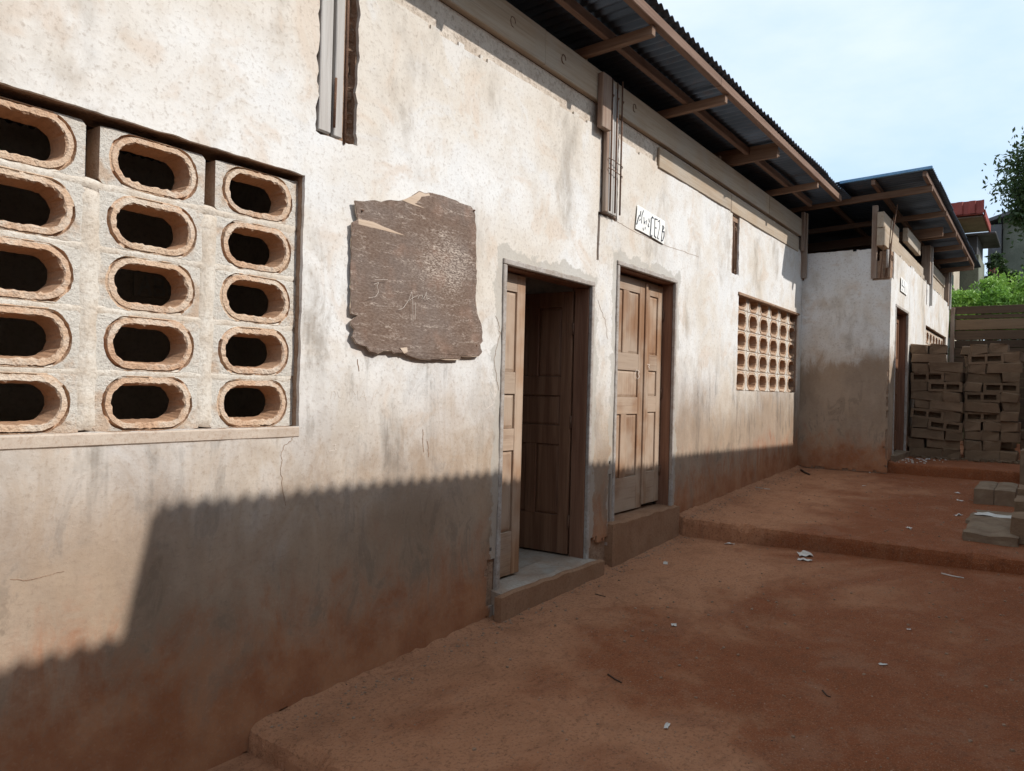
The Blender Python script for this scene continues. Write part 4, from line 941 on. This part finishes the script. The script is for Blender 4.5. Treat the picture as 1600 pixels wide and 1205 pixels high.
sh = [((20.9, -1.25, 3.30), (.8, .75, .55), 'leafy bright green shrub behind the fence against the cream house', 11), ((22.0, -2.2, 3.55), (1.0, .9, .75), 'largest bright green shrub rising over the middle of the fence', 12), ((20.6, -2.75, 3.35), (.8, .8, .55), 'bright green shrub above the fence before the grey house', 13), ((22.4, -3.6, 3.5), (1.0, 1.0, .8), 'bright green shrub at the far end of the fence', 14), ((21.6, -1.75, 3.5), (.8, .7, .62), 'bright green shrub between the cream house and the largest shrub', 15)]
for c, R_, lab, sd in sh:
    c = (c[0], c[1], c[2]+.30)
    s = empty('shrub', (c[0], c[1], c[2]-1.0)); bpy.context.view_layer.update(); tag(s, lab, 'shrub', 'shrubs behind the fence')
    cl, fn = clumps(c, R_, 34, sd); leaves(9000, fn, .052, 'foliage', 'leaf', s, sd)
    mb = MB()
    for q, _ in cl[:14]: mb.tube([(c[0], c[1], c[2]-1.3), ((c[0]+q.x)/2, (c[1]+q.y)/2, (c[2]-.9+q.z)/2), q], .022, 5, .006)
    PB(mb.build('stems', 'bark'), s)
def tree(c, R_, base, lab, n, k, sd, size, mat='leafdk'):
    t = empty('tree', base); bpy.context.view_layer.update(); tag(t, lab, 'tree')
    cl, fn = clumps(c, R_, k, sd); leaves(n, fn, size, 'crown', mat, t, sd)
    mb = MB(); top = Vector((c[0], c[1], c[2]-R_[2]*.4)); b_ = Vector(base); mb.tube([b_, (b_+top)/2+Vector((.15, .1, 0)), top], .19, 9, .10)
    for q, _ in cl[:26]: mb.tube([top-Vector((0, 0, .5)), (top+q)/2+Vector((0, 0, .15)), q], .055, 5, .012)
    PB(mb.build('trunk', 'bark'), t); return t
tree((24.6, -3.5, 7.5), (1.5, 1.5, 1.6), (24.6, -4.1, 2.7), 'dark leafy tree overhanging the grey house', 26000, 95, 31, .07)
tree((25.2, -3.15, 5.75), (.9, .85, .75), (25.2, -3.5, 2.7), 'low dark tree before the grey house wall', 5000, 30, 33, .07)
tree((31.5, -1.45, 5.6), (1.0, .45, 1.1), (31.5, -1.2, 3.0), 'dim tree in the gap between the two far houses', 4000, 26, 37, .09)
# ------------------------------------------------------------------ far houses
ho = empty('red_roofed_house', (28, 0.6, 3)); bpy.context.view_layer.update(); tag(ho, 'cream house with red corrugated eaves beyond the shrubs', 'house')
PB(MB().box(26.4, 28.2, -.55, 5.0, 2.5, 6.94, .02).build('wall', 'housewall'), ho)
PB(MB().box(24.6, 26.39, -.35, 2.2, 2.5, 5.55, .02).build('porch_wall', 'housewall'), ho)
PB(MB().box(24.52, 24.62, -.72, -.36, 2.5, 5.1, .01).build('pillar', 'greywall'), ho)
mb = MB(); mb.add([(25.9, -1.30, 7.02), (28.4, -1.30, 6.98), (28.4, 5.6, 7.1), (25.9, 5.6, 7.1), (25.9, -1.30, 7.06), (28.4, -1.30, 7.02), (28.4, 5.6, 7.14), (25.9, 5.6, 7.14)], [(0, 1, 2, 3), (4, 7, 6, 5), (0, 4, 5, 1), (1, 5, 6, 2), (2, 6, 7, 3), (3, 7, 4, 0)]); PB(mb.build('roof', 'redmetal'), ho)
mb = MB(); V = []
ysr = [-1.33+.019*i for i in range(364)]
for i, y in enumerate(ysr):
    dx = .022*math.copysign(min(1, abs(math.sin(y*math.pi/.16))*2.5), math.sin(y*math.pi/.16)); V += [(25.86+dx, y, 7.05), (25.86+dx, y, 7.42)]
mb.add(V, [(2*i, 2*i+1, 2*i+3, 2*i+2) for i in range(len(ysr)-1)]); mb.add([(25.9, -1.33, 7.42), (25.9, 5.56, 7.42), (25.9, 5.56, 7.05), (25.9, -1.33, 7.05)], [(0, 1, 2, 3)]); PB(mb.build('fascia', 'redmetal'), ho)
PB(MB().box(25.95, 28.4, -1.36, -1.315, 6.93, 7.16, .01).build('side_fascia', 'redmetal'), ho)
PB(MB().box(26.0, 28.35, -1.30, 5.5, 6.96, 7.0, .005).build('soffit', 'intsoffit'), ho)
PB(MB().box(24.3, 26.3, -.75, 2.4, 5.56, 5.66, .01).build('porch_roof', 'redmetal'), ho)
PB(MB().box(24.25, 24.32, -.78, 2.4, 5.5, 5.78, .01).build('porch_fascia', 'redmetal'), ho)
for y_ in (-.1, 1.2): 
    PB(MB().box(24.56, 24.61, y_, y_+.06, 2.6, 5.5, .01).build('crack_pipe', 'darkroof'), ho)
PB(MB().box(28.6, 31, -1.05, 4.0, 2.5, 6.3, .02).build('annexe_wall', 'greywall'), ho); PB(MB().box(28.5, 31.2, -1.5, 4.2, 6.9, 6.98, .02).build('annexe_roof', 'darkroof'), ho); PB(MB().box(28.62, 30.9, -1.0, 3.9, 6.29, 6.91, .02).build('annexe_gable', 'darkroof'), ho)
h2 = empty('grey_house', (36, -4, 3)); bpy.context.view_layer.update(); tag(h2, 'mossy grey house with dark sloping roof behind the overhanging tree', 'house')
PB(MB().box(34, 44, -9.0, -1.42, 2.5, 8.15, .02).build('wall', 'greywall'), h2)
mb = MB(); mb.add([(33.4, -.92, 8.25), (33.4, -9.4, 11.0), (44.5, -9.4, 11.0), (44.5, -.92, 8.25), (33.4, -.92, 8.38), (33.4, -9.4, 11.13), (44.5, -9.4, 11.13), (44.5, -.92, 8.38)], [(0, 1, 2, 3), (4, 7, 6, 5), (0, 4, 5, 1), (1, 5, 6, 2), (2, 6, 7, 3), (3, 7, 4, 0)]); PB(mb.build('roof', 'darkroof'), h2)
mb = MB(); mb.add([(34.02, -9.0, 8.1), (34.02, -1.42, 8.1), (34.02, -1.42, 8.38), (34.02, -9.0, 10.8), (34.3, -9.0, 8.1), (34.3, -1.42, 8.1), (34.3, -1.42, 8.38), (34.3, -9.0, 10.8)], [(0, 1, 2, 3), (4, 7, 6, 5), (0, 4, 5, 1), (1, 5, 6, 2), (2, 6, 7, 3), (3, 7, 4, 0)]); PB(mb.build('gable', 'greywall'), h2)
PB(MB().box(33.6, 44, -1.40, -.98, 6.3, 8.2, .02).build('side_shade_box', 'darkroof'), h2)  # dark box added in place of the shade down the house's left side
PB(MB().box(33.4, 33.6, -1.42, -1.05, 6.35, 6.75, .01).build('awning', 'redmetal'), h2)
# ------------------------------------------------------------------ neighbouring building across the yard (casts the shade on wall and ground)
nbh = empty('neighbour_building', (6, -5.5, 0)); bpy.context.view_layer.update(); tag(nbh, 'plastered building across the yard with corrugated eaves, its shadow on the wall', 'building')
PB(MB().box(-6.0, 20.0, -9.5, -4.95, -.2, 3.78, .02).build('wall', 'nbwall'), nbh)
rf = empty('roof'); PB(rf, nbh)
ze = lambda x, y: 4.365-.018*max(0, x-2.7)+.38*sstep(12.4, 12.8, x)+.04*(y+4.3)+.012*nz(x*.8, 3)
x = .1016*28; k = 0
while x < 20.0:
    mb = sheet(x, x+P10+.0508, lambda u, v: ze(u, v), -10.0, -4.30, n=3)
    if k == 0: mb.v = [(a_+.08*max(0, -4.3-b_)*(1-(a_-x)/(P10+.0508)), b_, c_) for a_, b_, c_ in mb.v]
    PB(mb.build('sheet', 'zinc'), rf); x += P10; k += 1
x = -.1016*64
while x < .1016*27:
    o = sheet(x, min(x+P10+.0508, .1016*28.1), lambda u, v: 3.85+.02*(v+4.3)+.01*nz(u*.8, 5), -10.0, -4.30, n=3).build('sheet', 'zinc'); PB(o, rf); x += P10
mb = MB().box(.1016*27.7, .1016*28, -9.9, -4.32, 3.83, 4.35, .01); mb.v = [(a_+.08*max(0, -4.32-b_), b_, c_) for a_, b_, c_ in mb.v]; PB(mb.build('barge_board', 'purlin'), rf)
PB(MB().box(.1016*28, 20.0, -9.5, -4.95, 3.79, 4.10, .01).build('wall_plate', 'nbwall'), nbh)
